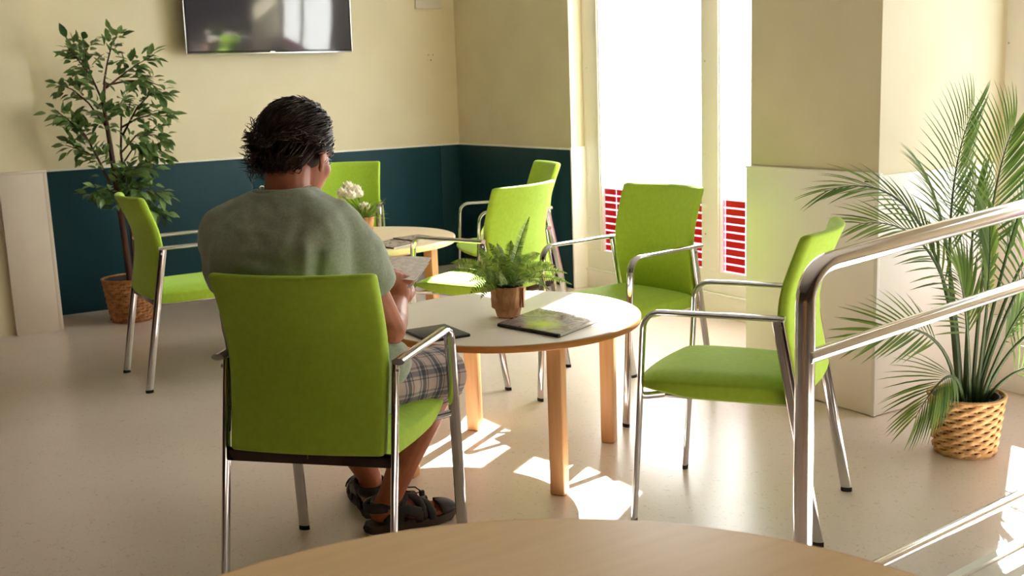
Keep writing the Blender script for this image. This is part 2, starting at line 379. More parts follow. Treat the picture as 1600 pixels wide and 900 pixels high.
# ------------------------------------------------------------------ chairs
C_ = dict(wf=.252, yf=.254, yb=.215, za=.66, wr=.229, ya=-.168, yr=-.284, zt=.881, zc=.405)
def back_mesh():
    nu, nv = 16, 18; V = []; Fc = []
    def prof(v):
        z = .418+v*(C_['zt']-.418)
        kz = .655
        if z < kz: y = -.222+(.222-.172)*((z-.418)/(kz-.418))
        else: y = -.172-(.075)*((z-kz)/(C_['zt']-kz))**1.15
        # soften the knee
        y -= .010*math.exp(-((z-kz)/.05)**2)
        return y, z
    for side in (0, 1):
        for j in range(nv+1):
            v = j/nv; y, z = prof(v); hw = .209+.010*v
            cu = .016+.030*v
            for i in range(nu+1):
                u = -1+2*i/nu
                th = .034
                yy = y+cu*(u*u)-cu+.022 if True else y
                V.append((u*hw, yy-(th if side else 0)+.004, z))
    n = (nu+1)*(nv+1)
    for j in range(nv):
        for i in range(nu):
            a = j*(nu+1)+i; Fc.append((a, a+1, a+nu+2, a+nu+1)); Fc.append((n+a, n+a+nu+1, n+a+nu+2, n+a+1))
    for j in range(nv):
        a = j*(nu+1); Fc.append((a, a+nu+1, n+a+nu+1, n+a)); a += nu; Fc.append((a, n+a, n+a+nu+1, a+nu+1))
    for i in range(nu):
        Fc.append((i, n+i, n+i+1, i+1)); a = nv*(nu+1)+i; Fc.append((a, a+1, n+a+1, n+a))
    me = mesh('backrest', V, Fc)
    return bake('backrest', me, [('BEVEL', dict(width=.012, segments=3, limit_method='ANGLE', angle_limit=math.radians(50)))], M['green'])
def seat_mesh():
    nu, nv = 18, 18; V = []; Fc = []
    for side in (0, 1):
        for j in range(nv+1):
            v = -1+2*j/nv
            for i in range(nu+1):
                u = -1+2*i/nu
                # squircle mapping
                x = u*math.sqrt(1-.16*v*v); y = v*math.sqrt(1-.16*u*u)
                edge = max(abs(u), abs(v)); hw = .232-.012*(.5-.5*v)
                X = x*hw; Y = .028+y*.247
                drop = .022*max(0, edge-.72)/.28
                front = max(0, v-.35)/.65
                top = .462-drop**1.0*edge-.012*front**2
                bot = .386+.020*front+.010*max(0, edge-.8)/.2
                V.append((X, Y, top if side == 0 else bot))
    n = (nu+1)*(nv+1)
    for j in range(nv):
        for i in range(nu):
            a = j*(nu+1)+i; Fc.append((a, a+1, a+nu+2, a+nu+1)); Fc.append((n+a, n+a+nu+1, n+a+nu+2, n+a+1))
    for j in range(nv):
        a = j*(nu+1); Fc.append((a, a+nu+1, n+a+nu+1, n+a)); a += nu; Fc.append((a, n+a, n+a+nu+1, a+nu+1))
    for i in range(nu):
        Fc.append((i, n+i, n+i+1, i+1)); a = nv*(nu+1)+i; Fc.append((a, a+1, n+a+1, n+a))
    me = mesh('seat', V, Fc)
    return bake('seat', me, [('BEVEL', dict(width=.012, segments=3, limit_method='ANGLE', angle_limit=math.radians(45)))], M['green'])
def make_chair():
    root = empty('armchair')
    link('seat', seat_mesh(), root); link('backrest', back_mesh(), root)
    za, yf, yb, ya, yr = C_['za'], C_['yf'], C_['yb'], C_['ya'], C_['yr']
    for s in (-1, 1):
        x = s*C_['wf']; xr = s*C_['wr']; rb = .055
        zt = za-.008
        path = [Vector((s*.244, ya-.022, zt)), Vector((s*.247, -.05, zt)), Vector((x, .1, zt)), Vector((x, yb-rb, zt))]
        path += arc((x, yb-rb+.003, zt-rb), rb, math.pi/2, .06, 7, (0, 1, 0), (0, 0, 1))[1:]
        ybend = path[-1].y
        tube('armrest', path, .017, M['chrome'], root, ry=.0085, side=(1, 0, 0), n=16)
        lg = tube('leg', [path[-1], Vector((x, ybend+(yf-ybend)*.5, zt*.45)), Vector((x, yf, .012))], .017, M['chrome'], root, ry=.0085, side=(1, 0, 0), n=16)
        tube('foot_cap', [Vector((x, yf, .014)), Vector((x, yf+.0005, 0))], .0175, M['blackcap'], lg, ry=.009, side=(1, 0, 0), n=12)
        lr = tube('leg', [Vector((xr, ya+.002, zt-.006)), Vector((xr, ya+(yr-ya)*.5, zt*.5)), Vector((xr, yr, .012))], .017, M['chrome'], root, ry=.0085, side=(0, 1, 0), n=16)
        tube('foot_cap', [Vector((xr, yr, .014)), Vector((xr, yr-.0005, 0))], .0175, M['blackcap'], lr, ry=.009, side=(0, 1, 0), n=12)
        bl = tube('bolt', [Vector((xr-s*.002, ya-.008, zt-.026)), Vector((xr+s*.012, ya-.008, zt-.026))], .006, M['steel'], lr, n=10)
        tube('side_rail', [Vector((s*.17, -.19, .390)), Vector((s*.18, .18, .386))], .008, M['steel'], root, ry=.006, side=(0, 0, 1), n=10)
        tube('bracket', [Vector((s*.17, .17, .388)), Vector((s*.225, .215, .392)), Vector((s*.25, .232, .398))], .011, M['steel'], root, ry=.005, side=(0, 0, 1), n=10)
    yc = yr+(ya-yr)*(.404/za)
    box('crossbar', (-.226, yc-.006, .386), (.226, yc+.006, .422), M['darkchrome'], root, .004)
    box('front_rail', (-.17, .15, .380), (.17, .17, .392), M['steel'], root, .003)
    return root
chair_defs = [
 (1.092, 2.676, 45.7, 'lime green armchair with chrome frame in which the man sits'),
 (2.280, 2.390, -31.5, 'empty lime green armchair standing right behind the handrail post'),
 (2.706, 3.509, 262.6, 'lime green armchair in front of the window with the red lattice, facing the fern table'),
 (2.522, 4.303, 339.7, 'lime green armchair behind the fern pot, its back turned to the viewer'),
 (3.198, 5.202, 287.7, 'farthest lime green armchair in the corner of the dark panelling, partly hidden by another chair'),
 (1.400, 5.180, 90.7, 'lime green armchair beside the ficus tree, facing right'),
 (2.593, 6.120, 212.5, 'lime green armchair against the dark panelling behind the white flowers'),
]
proto = make_chair(); CH = []
for i, (x, y, h, lab) in enumerate(chair_defs):
    o = proto if i == 0 else copy_tree(proto)
    o.location = (x, y, 0); o.rotation_euler = (0, 0, -math.radians(h))
    tag(o, lab, 'chair', 'lime green armchairs'); CH.append(o)

# ------------------------------------------------------------------ tables
def table(name, loc, R, h, th, legs, legsize, rot, mtop, medge, mleg, label, apron=None):
    t = empty(name, loc, 0, label=label, cat='table')
    lathe('tabletop', [(R-.010, h-th+.004), (R-.003, h-th+.006), (R-.003, h-.003), (R-.006, h)], mtop, t, 96)
    v, f = [], []; n = 96; ring = [(R-.004, h-th), (R-.001, h-th+.001), (R, h-th+.004), (R, h-.005), (R-.0015, h-.0015), (R-.0035, h-.0015)]
    for r, z in ring: v += [(r*math.cos(2*math.pi*j/n), r*math.sin(2*math.pi*j/n), z) for j in range(n)]
    for i in range(len(ring)):
        for j in range(n): f.append((i*n+j, i*n+(j+1) % n, ((i+1) % len(ring))*n+(j+1) % n, ((i+1) % len(ring))*n+j))
    me = mesh('edge_band', v, f, medge); link('edge_band', me, t)
    for (x, y) in legs:
        o = box('leg', (-legsize/2, -legsize/2, 0), (legsize/2, legsize/2, h-th+.003), mleg, t, .005, 3); o.location = (x, y, 0); o.rotation_euler = (0, 0, rot)
    if apron:
        for k in range(4):
            a, b = Vector(legs[k]), Vector(legs[(k+1) % 4]); c = (a+b)/2; L = (a-b).length-legsize
            o = box('apron', (-L/2, -.011, h-th-apron), (L/2, .011, h-th+.002), mleg, t, .002); o.location = (c.x, c.y, 0); o.rotation_euler = (0, 0, math.atan2((b-a).y, (b-a).x))
    return t
Lf, Nf, Rf = Vector((2.0034, 3.5664)), Vector((1.8891, 2.8010)), Vector((2.3249, 3.1161))
tc = Vector((1.950, 3.188)); sq = math.radians(35.8)
hs = .385
lg4 = [(hs*math.cos(sq+math.pi/4+k*math.pi/2), hs*math.sin(sq+math.pi/4+k*math.pi/2)) for k in range(4)]
TZ = .522
table('coffee_table', (tc.x, tc.y, 0), .460, TZ, .024, lg4, .050, sq, M['laminate'], M['woodedge'], M['wood'], 'round white-topped coffee table on four beech legs carrying the fern and magazine')
ft = (2.30, 5.22); a0 = math.radians(-20)
lg4b = [(.37*math.cos(a0+k*math.pi/2), .37*math.sin(a0+k*math.pi/2)) for k in range(4)]
table('coffee_table', (ft[0], ft[1], 0), .50, .555, .03, lg4b, .055, a0+math.pi/4, M['maple_light'], M['pale_edge'], M['wood'], 'round pale wooden table by the back wall carrying the white flowers', apron=.05)
lg4c = [(.44*math.cos(.6+k*math.pi/2), .44*math.sin(.6+k*math.pi/2)) for k in range(4)]
table('round_table', (.449, .708, 0), .603, .715, .026, lg4c, .055, .6+math.pi/4, M['maple'], M['woodedge'], M['wood'], 'large bare tan tabletop cropped by the bottom edge in the foreground')

# ------------------------------------------------------------------ handrail and ramp
ry0 = 1.68; sl = math.radians(4.6); dX = Vector((math.cos(sl), 0, math.sin(sl)))
hr = empty('handrail', (1.80, ry0, 0), 0, label='polished steel handrail with three sloping bars on the right', cat='handrail')
rb = .085; top = .892
path = [Vector((0, 0, .0)), Vector((0, 0, .3)), Vector((0, 0, top-rb*.95))]
ang = math.pi/2-sl
cpt = Vector((rb, 0, top-rb*.95))
path += [cpt+Vector((-rb*math.cos(t), 0, rb*math.sin(t))) for t in np.linspace(0, ang, 10)[1:]]
pe = path[-1]; path += [pe+dX*d for d in (.3, .8, 1.4, 2.05)]
tube('top_rail', path, .0225, M['rail_steel'], hr, side=(0, 1, 0), n=24)
lathe('post_flange', [(.05, 0), (.05, .006), (.03, .01)], M['steel'], hr, 24)
mr = Vector((.0, -.012, .690)); mrail = tube('middle_rail', [mr+dX*d for d in (-.002, .5, 1.2, 2.18)], .0165, M['rail_steel'], hr, side=(0, 1, 0), n=20)
tube('end_cap', [mr+dX*-.005, mr+dX*-.001], .0168, M['steel'], mrail, side=(0, 1, 0), n=20)
br = Vector((.0, 0, .098)); tube('bottom_rail', [br+dX*d for d in (0, .5, 1.2, 2.18)], .0145, M['rail_steel'], hr, side=(0, 1, 0), n=20)
tube('post', [Vector((1.55, 0, .1)), Vector((1.55, 0, .99))], .0205, M['rail_steel'], hr, n=20)
rp = empty('ramp', (2.34, .6, 0), 0, label='low pale access ramp beside the handrail at the lower right', cat='ramp')
v = [(0, 0, 0), (1.64, 0, 0), (1.64, 1.06, 0), (0, 1.06, 0), (0, 0, .002), (1.64, 0, .134), (1.64, 1.06, .134), (0, 1.06, .002)]
link('ramp_deck', mesh('ramp_deck', v, [(0, 3, 2, 1), (4, 5, 6, 7), (0, 1, 5, 4), (1, 2, 6, 5), (2, 3, 7, 6), (3, 0, 4, 7)], M['laminate'], False), rp)
v = [(0, 1.06, 0), (1.64, 1.06, 0), (1.64, 1.085, 0), (0, 1.085, 0), (0, 1.06, .012), (1.64, 1.06, .146), (1.64, 1.085, .146), (0, 1.085, .012)]
link('ramp_edge', mesh('ramp_edge', v, [(0, 3, 2, 1), (4, 5, 6, 7), (0, 1, 5, 4), (1, 2, 6, 5), (2, 3, 7, 6), (3, 0, 4, 7)], M['trim'], False), rp)

# ------------------------------------------------------------------ television and wall fittings
tv = empty('television', (2.585, 7.085, 1.905), 0, label='flat black television mounted high on the cream wall', cat='television'); tv.rotation_euler = (math.radians(2), 0, math.radians(-1))
W2, H2 = .562, .325
box('back_cover', (-W2+.03, -.006, -H2+.03), (W2-.03, .04, H2-.03), M['tvframe'], tv, .008)
box('bezel', (-W2, -.022, -H2), (W2, -.004, H2), M['tvframe'], tv, .003)
box('screen', (-W2+.012, -.0235, -H2+.018), (W2-.012, -.021, H2-.012), M['screen'], tv, .0005)
for n_, lo, hi in (('rim', (-W2-.003, -.024, -H2), (-W2+.002, -.004, H2)), ('rim', (W2-.002, -.024, -H2), (W2+.003, -.004, H2)), ('rim', (-W2, -.025, -H2-.003), (W2, -.004, -H2+.004))): box(n_, lo, hi, M['tvrim'], tv, .001)
box('badge', (-.016, -.0262, -H2+.003), (.016, -.0248, -H2+.011), M['tvrim'], tv, 0)
box('wall_mount', (-.2, .04, -.1), (.2, .09, .1), M['tvframe'], tv, .004)
tag(box('wall_plate', (3.712, YB-.02, 1.878), (3.93, YB, 2.03), M['greyplate'], bev=.006), 'pale grey plastic plate on the cream wall at the top edge', 'wall plate')
br_ = empty('wall_bracket', (3.818, YB, 1.535), 0, label='small white bracket with three screws on the cream wall', cat='bracket')
box('bracket_plate', (-.026, -.006, -.026), (.026, 0, .026), M['wall'], br_, .004)
for x, z in ((-.018, .016), (.018, .016), (0, -.02)): tube('screw', [(x, -.010, z), (x, -.004, z)], (.0045), M['steel'], br_, n=10)

# ------------------------------------------------------------------ baskets
def woven_basket(parent, r0, r1, h, rows, stakes, mA, wall=.006, amp=.0045):
    """undulating strands woven around upright stakes; every row its own strand"""
    lathe('liner', [(r0-.010, .004), (r1-.012, h-.004), (r1-.018, h-.004), (r1-.020, h-.035), (.001, h-.036)], M['darkpanel'], parent, 32)
    lathe('base', [(r0-.004, 0), (r0-.002, .008), (.001, .008)], mA, parent, 32)
    for k in range(stakes):
        a = 2*math.pi*(k+.5)/stakes
        tube('stake', [((r0-.004)*math.cos(a), (r0-.004)*math.sin(a), .003), ((r1-.004)*math.cos(a), (r1-.004)*math.sin(a), h-.004)], .0035, mA, parent, n=6)
    rh = (h-.012)/rows
    for r in range(rows):
        z = .008+rh*(r+.5); R = r0+(r1-r0)*z/h; n = stakes*4; V = []; Fc = []; ph = math.pi*(r % 2)
        for j in range(n):
            a = 2*math.pi*j/n; wv = math.cos(a*stakes/2+ph)
            rr = R+amp*wv; zz = z+rh*.22*math.sin(a*stakes/2+ph)
            for q in range(6):
                b = 2*math.pi*q/6; V.append(((rr+wall*.55*math.cos(b))*math.cos(a), (rr+wall*.55*math.cos(b))*math.sin(a), zz+rh*.60*math.sin(b)))
        for j in range(n):
            for q in range(6): Fc.append((j*6+q, ((j+1) % n)*6+q, ((j+1) % n)*6+(q+1) % 6, j*6+(q+1) % 6))
        link('woven_strand', mesh('woven_strand', V, Fc, mA), parent)
    V = []; Fc = []; n = 60
    for j in range(n):
        a = 2*math.pi*j/n
        for q in range(8):
            b = 2*math.pi*q/8+a*20; V.append(((r1+.002+.007*math.cos(b))*math.cos(a), (r1+.002+.007*math.cos(b))*math.sin(a), h-.002+.006*math.sin(b)))
    for j in range(n-1):
        for q in range(8): Fc.append((j*8+q, (j+1)*8+q, (j+1)*8+(q+1) % 8, j*8+(q+1) % 8))
    link('rim', mesh('rim', V, Fc, mA), parent)

# ------------------------------------------------------------------ ficus tree
def leaf_mesh(name, L, Wd, m, fold=.25, droop=.15):
    ys = [0, .12, .35, .6, .82, 1.0]; ws = [.06, .55, 1, .85, .42, .0]
    V = []; Fc = []
    for y, w_ in zip(ys, ws):
        z = -droop*L*y*y
        if w_ == 0: V.append((0, y*L, z)); continue
        V += [(-w_*Wd/2, y*L, z+fold*w_*Wd/2), (0, y*L, z), (w_*Wd/2, y*L, z+fold*w_*Wd/2)]
    for i in range(4):
        a = i*3; Fc += [(a, a+1, a+4, a+3), (a+1, a+2, a+5, a+4)]
    a = 12; Fc += [(a, a+1, a+3), (a+1, a+2, a+3)]
    Fc[-2] = (12, 13, 15); Fc[-1] = (13, 14, 15)
    return mesh(name, V, Fc, m)
def orient(y, up):
    y = Vector(y).normalized(); x = y.cross(Vector(up)).normalized(); z = x.cross(y)
    return Matrix((x, y, z)).transposed().to_4x4()
def ficus():
    rnd = random.Random(3)
    bx, by = 1.455, 6.735
    t = empty('ficus_tree', (bx, by, 0), 0, label='leafy ficus tree with red-brown trunk in a wicker basket by the left pillar', cat='plant')
    bk = empty('basket', (0, 0, 0)); bk.parent = t
    woven_basket(bk, .118, .150, .262, 14, 26, M['wicker_b'])
    lathe('soil', [(.125, .218), (.11, .226), (.001, .23)], M['soil'], bk, 24)
    Y = by
    # image-plane layout in the plane of the pot: (x, dy, z) relative to pot, from the photo
    trunkA = [(.01, 0, .22), (0, .0, .5), (-.015, .01, .85), (-.03, .0, 1.1), (-.045, -.01, 1.3), (-.02, .0, 1.42)]
    trunkB = [(.045, .03, .22), (.05, .03, .6), (.035, .03, 1.0), (.06, .02, 1.25)]
    tube('trunk', trunkA, .017, M['bark'], t, n=10, radii=[1.15, 1.05, .95, .8, .6, .4])
    tube('trunk', trunkB, .009, M['bark'], t, n=8, radii=[1.1, 1, .8, .5])
    ends = []
    def branch(pts, r):
        tube('branch', pts, r, M['bark'], t, n=6, radii=list(np.linspace(1, .35, len(pts))))
        ends.append([Vector(p) for p in pts])
    B = [
     ([(-.04, 0, .80), (-.11, -.03, .98), (-.17, -.05, 1.12), (-.24, -.07, 1.22)], .009),
     ([(-.11, -.03, .98), (-.19, -.06, 1.03), (-.29, -.09, 1.07)], .006),
     ([(-.15, -.04, 1.08), (-.24, -.08, 1.19), (-.33, -.12, 1.27)], .006),
     ([(-.035, 0, 1.15), (-.12, .02, 1.30), (-.20, .03, 1.38), (-.27, .02, 1.41)], .007),
     ([(-.045, -.01, 1.3), (-.10, -.03, 1.45), (-.17, -.04, 1.55), (-.22, -.05, 1.62)], .007),
     ([(-.10, -.03, 1.45), (-.12, -.04, 1.56), (-.13, -.05, 1.66)], .005),
     ([(-.03, 0, 1.40), (.0, -.02, 1.53), (.03, -.03, 1.62), (.07, -.04, 1.69)], .006),
     ([(-.02, 0, 1.38), (.10, -.02, 1.47), (.18, -.03, 1.52), (.26, -.04, 1.56)], .007),
     ([(.0, 0, 1.40), (.12, .05, 1.42), (.22, .05, 1.42), (.31, .03, 1.38)], .007),
     ([(.05, .02, 1.1), (.14, -.02, 1.26), (.22, -.05, 1.34), (.30, -.06, 1.32)], .007),
     ([(.05, .02, 1.15), (.13, -.05, 1.20), (.22, -.07, 1.22), (.32, -.08, 1.20)], .007),
     ([(.035, .03, 1.0), (.12, -.02, 1.10), (.22, -.05, 1.10), (.30, -.06, 1.06)], .006),
     ([(.05, .03, .95), (.12, .0, 1.05), (.20, -.03, 1.0), (.26, -.04, .94)], .006),
     ([(-.03, 0, 1.2), (.03, -.08, 1.28), (.06, -.13, 1.34)], .005),
     ([(-.03, 0, 1.1), (-.06, -.08, 1.2), (-.08, -.14, 1.28)], .005),
     ([(-.02, 0, .80), (.05, -.05, .90), (.12, -.08, .92), (.2, -.08, .90)], .005),
     ([(-.01, 0, .76), (-.08, -.06, .80), (-.14, -.09, .80), (-.20, -.10, .78)], .005),
     ([(0, 0, .70), (.08, -.05, .78), (.16, -.08, .78), (.24, -.09, .73)], .005),
     ([(0, 0, .68), (.05, -.09, .78), (.09, -.14, .80)], .005),
     ([(0, 0, .66), (.10, -.03, .70), (.17, -.05, .66), (.22, -.06, .60)], .005),
     ([(0, 0, .66), (-.04, -.09, .74), (-.06, -.14, .76)], .004),
     ([(.0, 0, .72), (.03, -.06, .86), (.06, -.09, .92)], .004),
    ]
    for pts, r in B: branch(pts, r)
    lm = [leaf_mesh('leaf', .072, .034, M['ficus'], .3, .2), leaf_mesh('leaf', .062, .030, M['ficus'], .2, .3), leaf_mesh('leaf', .080, .037, M['ficus'], .35, .1)]
    leaves = []
    for pts in ends:
        n = len(pts); L = sum((pts[i+1]-pts[i]).length for i in range(n-1))
        cnt = int(L*120)+9
        for k in range(cnt):
            s = (k+.5)/cnt*.86+.16; s = min(s, .999)*(n-1); i = int(s); f = s-i
            p = pts[i].lerp(pts[i+1], f); d = (pts[i+1]-pts[i]).normalized()
            # little twig off the branch
            side = Vector((rnd.uniform(-1, 1), rnd.uniform(-1, .7), rnd.uniform(-.6, .8))); side = (side-d*side.dot(d)*.5).normalized()
            q = p+side*rnd.uniform(.0, .062)
            ld = (side*.8+d*.7+Vector((0, -.1, -.25))).normalized()
            if bx+q.x < 1.10 and by+q.y > 6.66: q.y = 6.64-by-rnd.uniform(0, .05)
            if by+q.y+.07 > 7.15: q.y -= .06
            up = Vector((rnd.uniform(-.6, .6), rnd.uniform(-1.2, .1), 1))
            leaves.append((Matrix.Translation(q) @ orient(ld, up) @ Matrix.Scale(rnd.uniform(.75, 1.15), 4), lm[rnd.randrange(3)], q.y))
    leaves.sort(key=lambda a: a[2])
    for mt, me, _ in leaves[:300]:
        o = link('leaf', me, t); o.matrix_local = mt
    if len(leaves) > 300:
        V, Fc = join_vf([([mt @ v.co for v in me.vertices], [tuple(p.vertices) for p in me.polygons]) for mt, me, _ in leaves[300:]])
        o = link('leaf_mass', mesh('leaf_mass', V, Fc, M['ficus']), t); o['kind'] = 'stuff'
    return len(leaves)
NLEAF = ficus()

# ------------------------------------------------------------------ palm
def palm():
    rnd = random.Random(11)
    P = Vector((3.235, 2.28, 0))
    t = empty('potted_palm', P, 0, label='feathery palm in a tan woven basket to the right of the white column', cat='plant')
    bk = empty('basket'); bk.parent = t
    woven_basket(bk, .098, .122, .208, 13, 24, M['wicker_a'])
    lathe('soil', [(.102, .168), (.09, .176), (.001, .18)], M['soil'], bk, 24)
    rt_ = Vector((.85, -.525, 0)); bk_ = Vector((.525, .85, 0))   # across / away as seen in the photo
    def W(a, d, z): return rt_*a+bk_*d+Vector((0, 0, z))
    leaflets = []
    # (across, depth, height) of base-top, mid, tip ; leaflets from fraction s0, length, count
    FR = [
     ((-.02, .0), (-.16, -.02, .86), (-.52, -.06, .93), .36, .17, 19),
     ((-.03, -.02), (-.12, -.05, .72), (-.43, -.14, .83), .40, .17, 18),
     ((-.04, -.03), (-.14, -.08, .46), (-.43, -.16, .46), .45, .17, 16),
     ((-.03, -.05), (-.10, -.12, .34), (-.24, -.17, .18), .42, .17, 17),
     ((-.01, .02), (-.08, .03, .80), (-.00, .04, 1.17), .42, .20, 26),
     ((.0, .03), (-.06, .05, .72), (-.16, .05, .98), .45, .17, 20),
     ((.02, .0), (.04, -.02, .82), (.10, -.05, 1.12), .42, .21, 26),
     ((.03, .02), (.12, -.02, .78), (.22, -.04, 1.02), .42, .20, 24),
     ((.03, .0), (.14, -.05, .62), (.32, -.08, .84), .42, .20, 22),
     ((.02, -.02), (.02, -.10, .60), (-.02, -.16, .84), .42, .18, 22),
     ((.0, -.03), (-.05, -.10, .50), (-.12, -.18, .66), .42, .17, 20),
     ((.03, -.03), (.14, -.08, .44), (.34, -.12, .50), .42, .18, 20),
     ((.04, -.02), (.13, -.08, .32), (.30, -.12, .32), .45, .16, 16),
     ((.01, .04), (.03, .08, .70), (.05, .10, .92), .42, .18, 20),
     ((.02, -.04), (.08, -.12, .46), (.14, -.19, .60), .42, .17, 18),
     ((.04, .03), (.2, .06, .70), (.40, .06, .80), .45, .18, 18),
    ]
    frs = []
    for (ba, bd), (ma, md, mz), (ta, td, tz), s0, LL, cnt in FR:
        p0 = W(ba, bd, .15); p1 = W(ma, md, mz); p2 = W(ta, td, tz)
        # bezier through control point
        c = p1*2-(p0+p2)*.5
        c = p1.lerp(c, .6)
        bez = lambda s: p0*(1-s)**2+c*(2*s*(1-s))+p2*s*s
        pts = [bez(i/16) for i in range(17)]
        fo = tube('frond', pts, .0075, M['palmstem'], t, n=6, radii=[1.1-.95*(i/16) for i in range(17)])
        frs.append(fo)
        # plane of the blade: rough normal towards camera/up
        vn = Vector((rnd.uniform(-.3, .3), -.6+rnd.uniform(-.3, .3), .65+rnd.uniform(-.3, .3)))
        for k in range(cnt):
            s = s0+(1-s0)*(k+.3)/cnt; p = bez(s); d = (bez(min(1, s+.02))-bez(s-.02)).normalized()
            sd_ = d.cross(vn).normalized(); ff = (k+.5)/cnt
            ll = LL*(.45+.75*math.sin(math.pi*min(1, .22+ff*.68)))*rnd.uniform(.9, 1.08)
            for sg in (-1, 1):
                dr = (sd_*sg*(.85-.55*ff)+d*(.55+.55*ff)+Vector((0, 0, rnd.uniform(-.10, .06)))).normalized()
                leaflets.append((p, dr, vn, ll, fo))
    lm = leaf_mesh('leaflet', 1.0, .062, M['palm'], .35, .20)
    # widest / nearest first
    leaflets.sort(key=lambda a: -a[3]*(1.0-.3*(a[0].dot(bk_))))
    for p, dr, up, ll, fo in leaflets[:300]:
        o = link('leaflet', lm, fo); o.matrix_local = Matrix.Translation(p) @ orient(dr, up) @ Matrix.Diagonal((ll*.5+.055, ll, ll, 1))
    rest = leaflets[300:]
    V, Fc = join_vf([([(Matrix.Translation(p) @ orient(dr, up) @ Matrix.Diagonal((ll*.5+.055, ll, ll, 1))) @ v.co for v in lm.vertices], [tuple(q.vertices) for q in lm.polygons]) for p, dr, up, ll, fo in rest])
    if rest:
        o = link('leaflet_mass', mesh('leaflet_mass', V, Fc, M['palm']), t); o['kind'] = 'stuff'
palm()

# ------------------------------------------------------------------ fern on the coffee table
def fern():
    rnd = random.Random(5)
    t = empty('potted_fern', (1.940, 3.172, TZ), 0, label='green fern in a small brown wood-bark pot on the white coffee table', cat='plant')
    pot = lathe('pot', [(.034, 0), (.040, .004), (.047, .03), (.052, .06), (.055, .10), (.056, .108), (.051, .108), (.049, .09), (.001, .088)], M['pulp'], t, 28)
    for k in range(14):   # bark chips standing along the rim
        a = 2*math.pi*k/14
        o = box('bark_chip', (-.012, -.001, .035), (.012, .001, .108+rnd.uniform(-.004, .006)), M['pulp'], pot, .001); o.matrix_local = Matrix.Rotation(a, 4, 'Z') @ Matrix.Translation((0, .0535, 0)) @ Matrix.Rotation(math.radians(-3), 4, 'X') @ Matrix.Rotation(rnd.uniform(-.25, .25), 4, 'Y')
    rt_ = Vector((.85, -.525, 0)); bk_ = Vector((.525, .85, 0))
    FR = [(.085, .0, .345), (.055, .03, .27), (.02, .04, .26), (-.03, .05, .25), (-.06, .0, .26), (-.10, .02, .24), (.0, -.05, .22), (.07, -.05, .22), (-.05, -.08, .20),
          (-.19, -.03, .20), (-.13, -.08, .14), (-.16, .06, .17), (.15, -.02, .17), (.21, .02, .14), (.22, -.06, .115), (.12, .10, .20), (.08, -.12, .14), (-.02, -.13, .13), (-.09, -.13, .09), (.14, -.11, .11), (-.21, .03, .16), (.03, .12, .2), (-.13, -.04, .09), (.17, .07, .16)]
    for a, d, h in FR:
        p0 = Vector((rnd.uniform(-.015, .015), rnd.uniform(-.015, .015), .085)); tip = rt_*a+bk_*d+Vector((0, 0, h)); 
        up_ = .55 if h > .2 else 1.15
        c = p0.lerp(tip, .45)+Vector((0, 0, .05*up_+.02))
        bez = lambda s: p0*(1-s)**2+c*(2*s*(1-s))+tip*s*s
        pts = [bez(i/10) for i in range(11)]; parts = [tube_vf(pts, .0012, n=4)]
        L = (tip-p0).length; n = int(L/.0082)
        vn = Vector((rnd.uniform(-.3, .3), -.75, .6))
        for k in range(n):
            s = .22+.78*k/n; p = bez(s); dd = (bez(min(1, s+.02))-bez(s-.02)).normalized(); sd_ = dd.cross(vn).normalized()
            ll = .028*(1-.75*abs((k/n)-.30)**1.0)*(1.0 if k/n < .75 else (1-k/n)*4*.9+.12)
            for sg in (-1, 1):
                dr = (sd_*sg+dd*.35+Vector((0, 0, -.1))).normalized(); x = dr.cross(vn).normalized()*.0027
                parts.append(([p-x, p+dr*ll*.5-x*1.1+vn*.001, p+dr*ll, p+dr*ll*.5+x*1.1+vn*.001, p+x], [(0, 1, 2, 3, 4)]))
        V, Fc = join_vf(parts); link('frond', mesh('frond', V, Fc, M['fern']), t)
    # broad inner leaves
    lm = leaf_mesh('inner_leaf', .075, .04, M['ficus'], .2, .35)
    for k in range(12):
        a = 2*math.pi*k/12+.3; o = link('inner_leaf', lm, t)
        o.matrix_local = Matrix.Translation((.012*math.cos(a), .012*math.sin(a), .09)) @ orient((math.cos(a)*.75, math.sin(a)*.75, .8), (0, 0, 1))
fern()

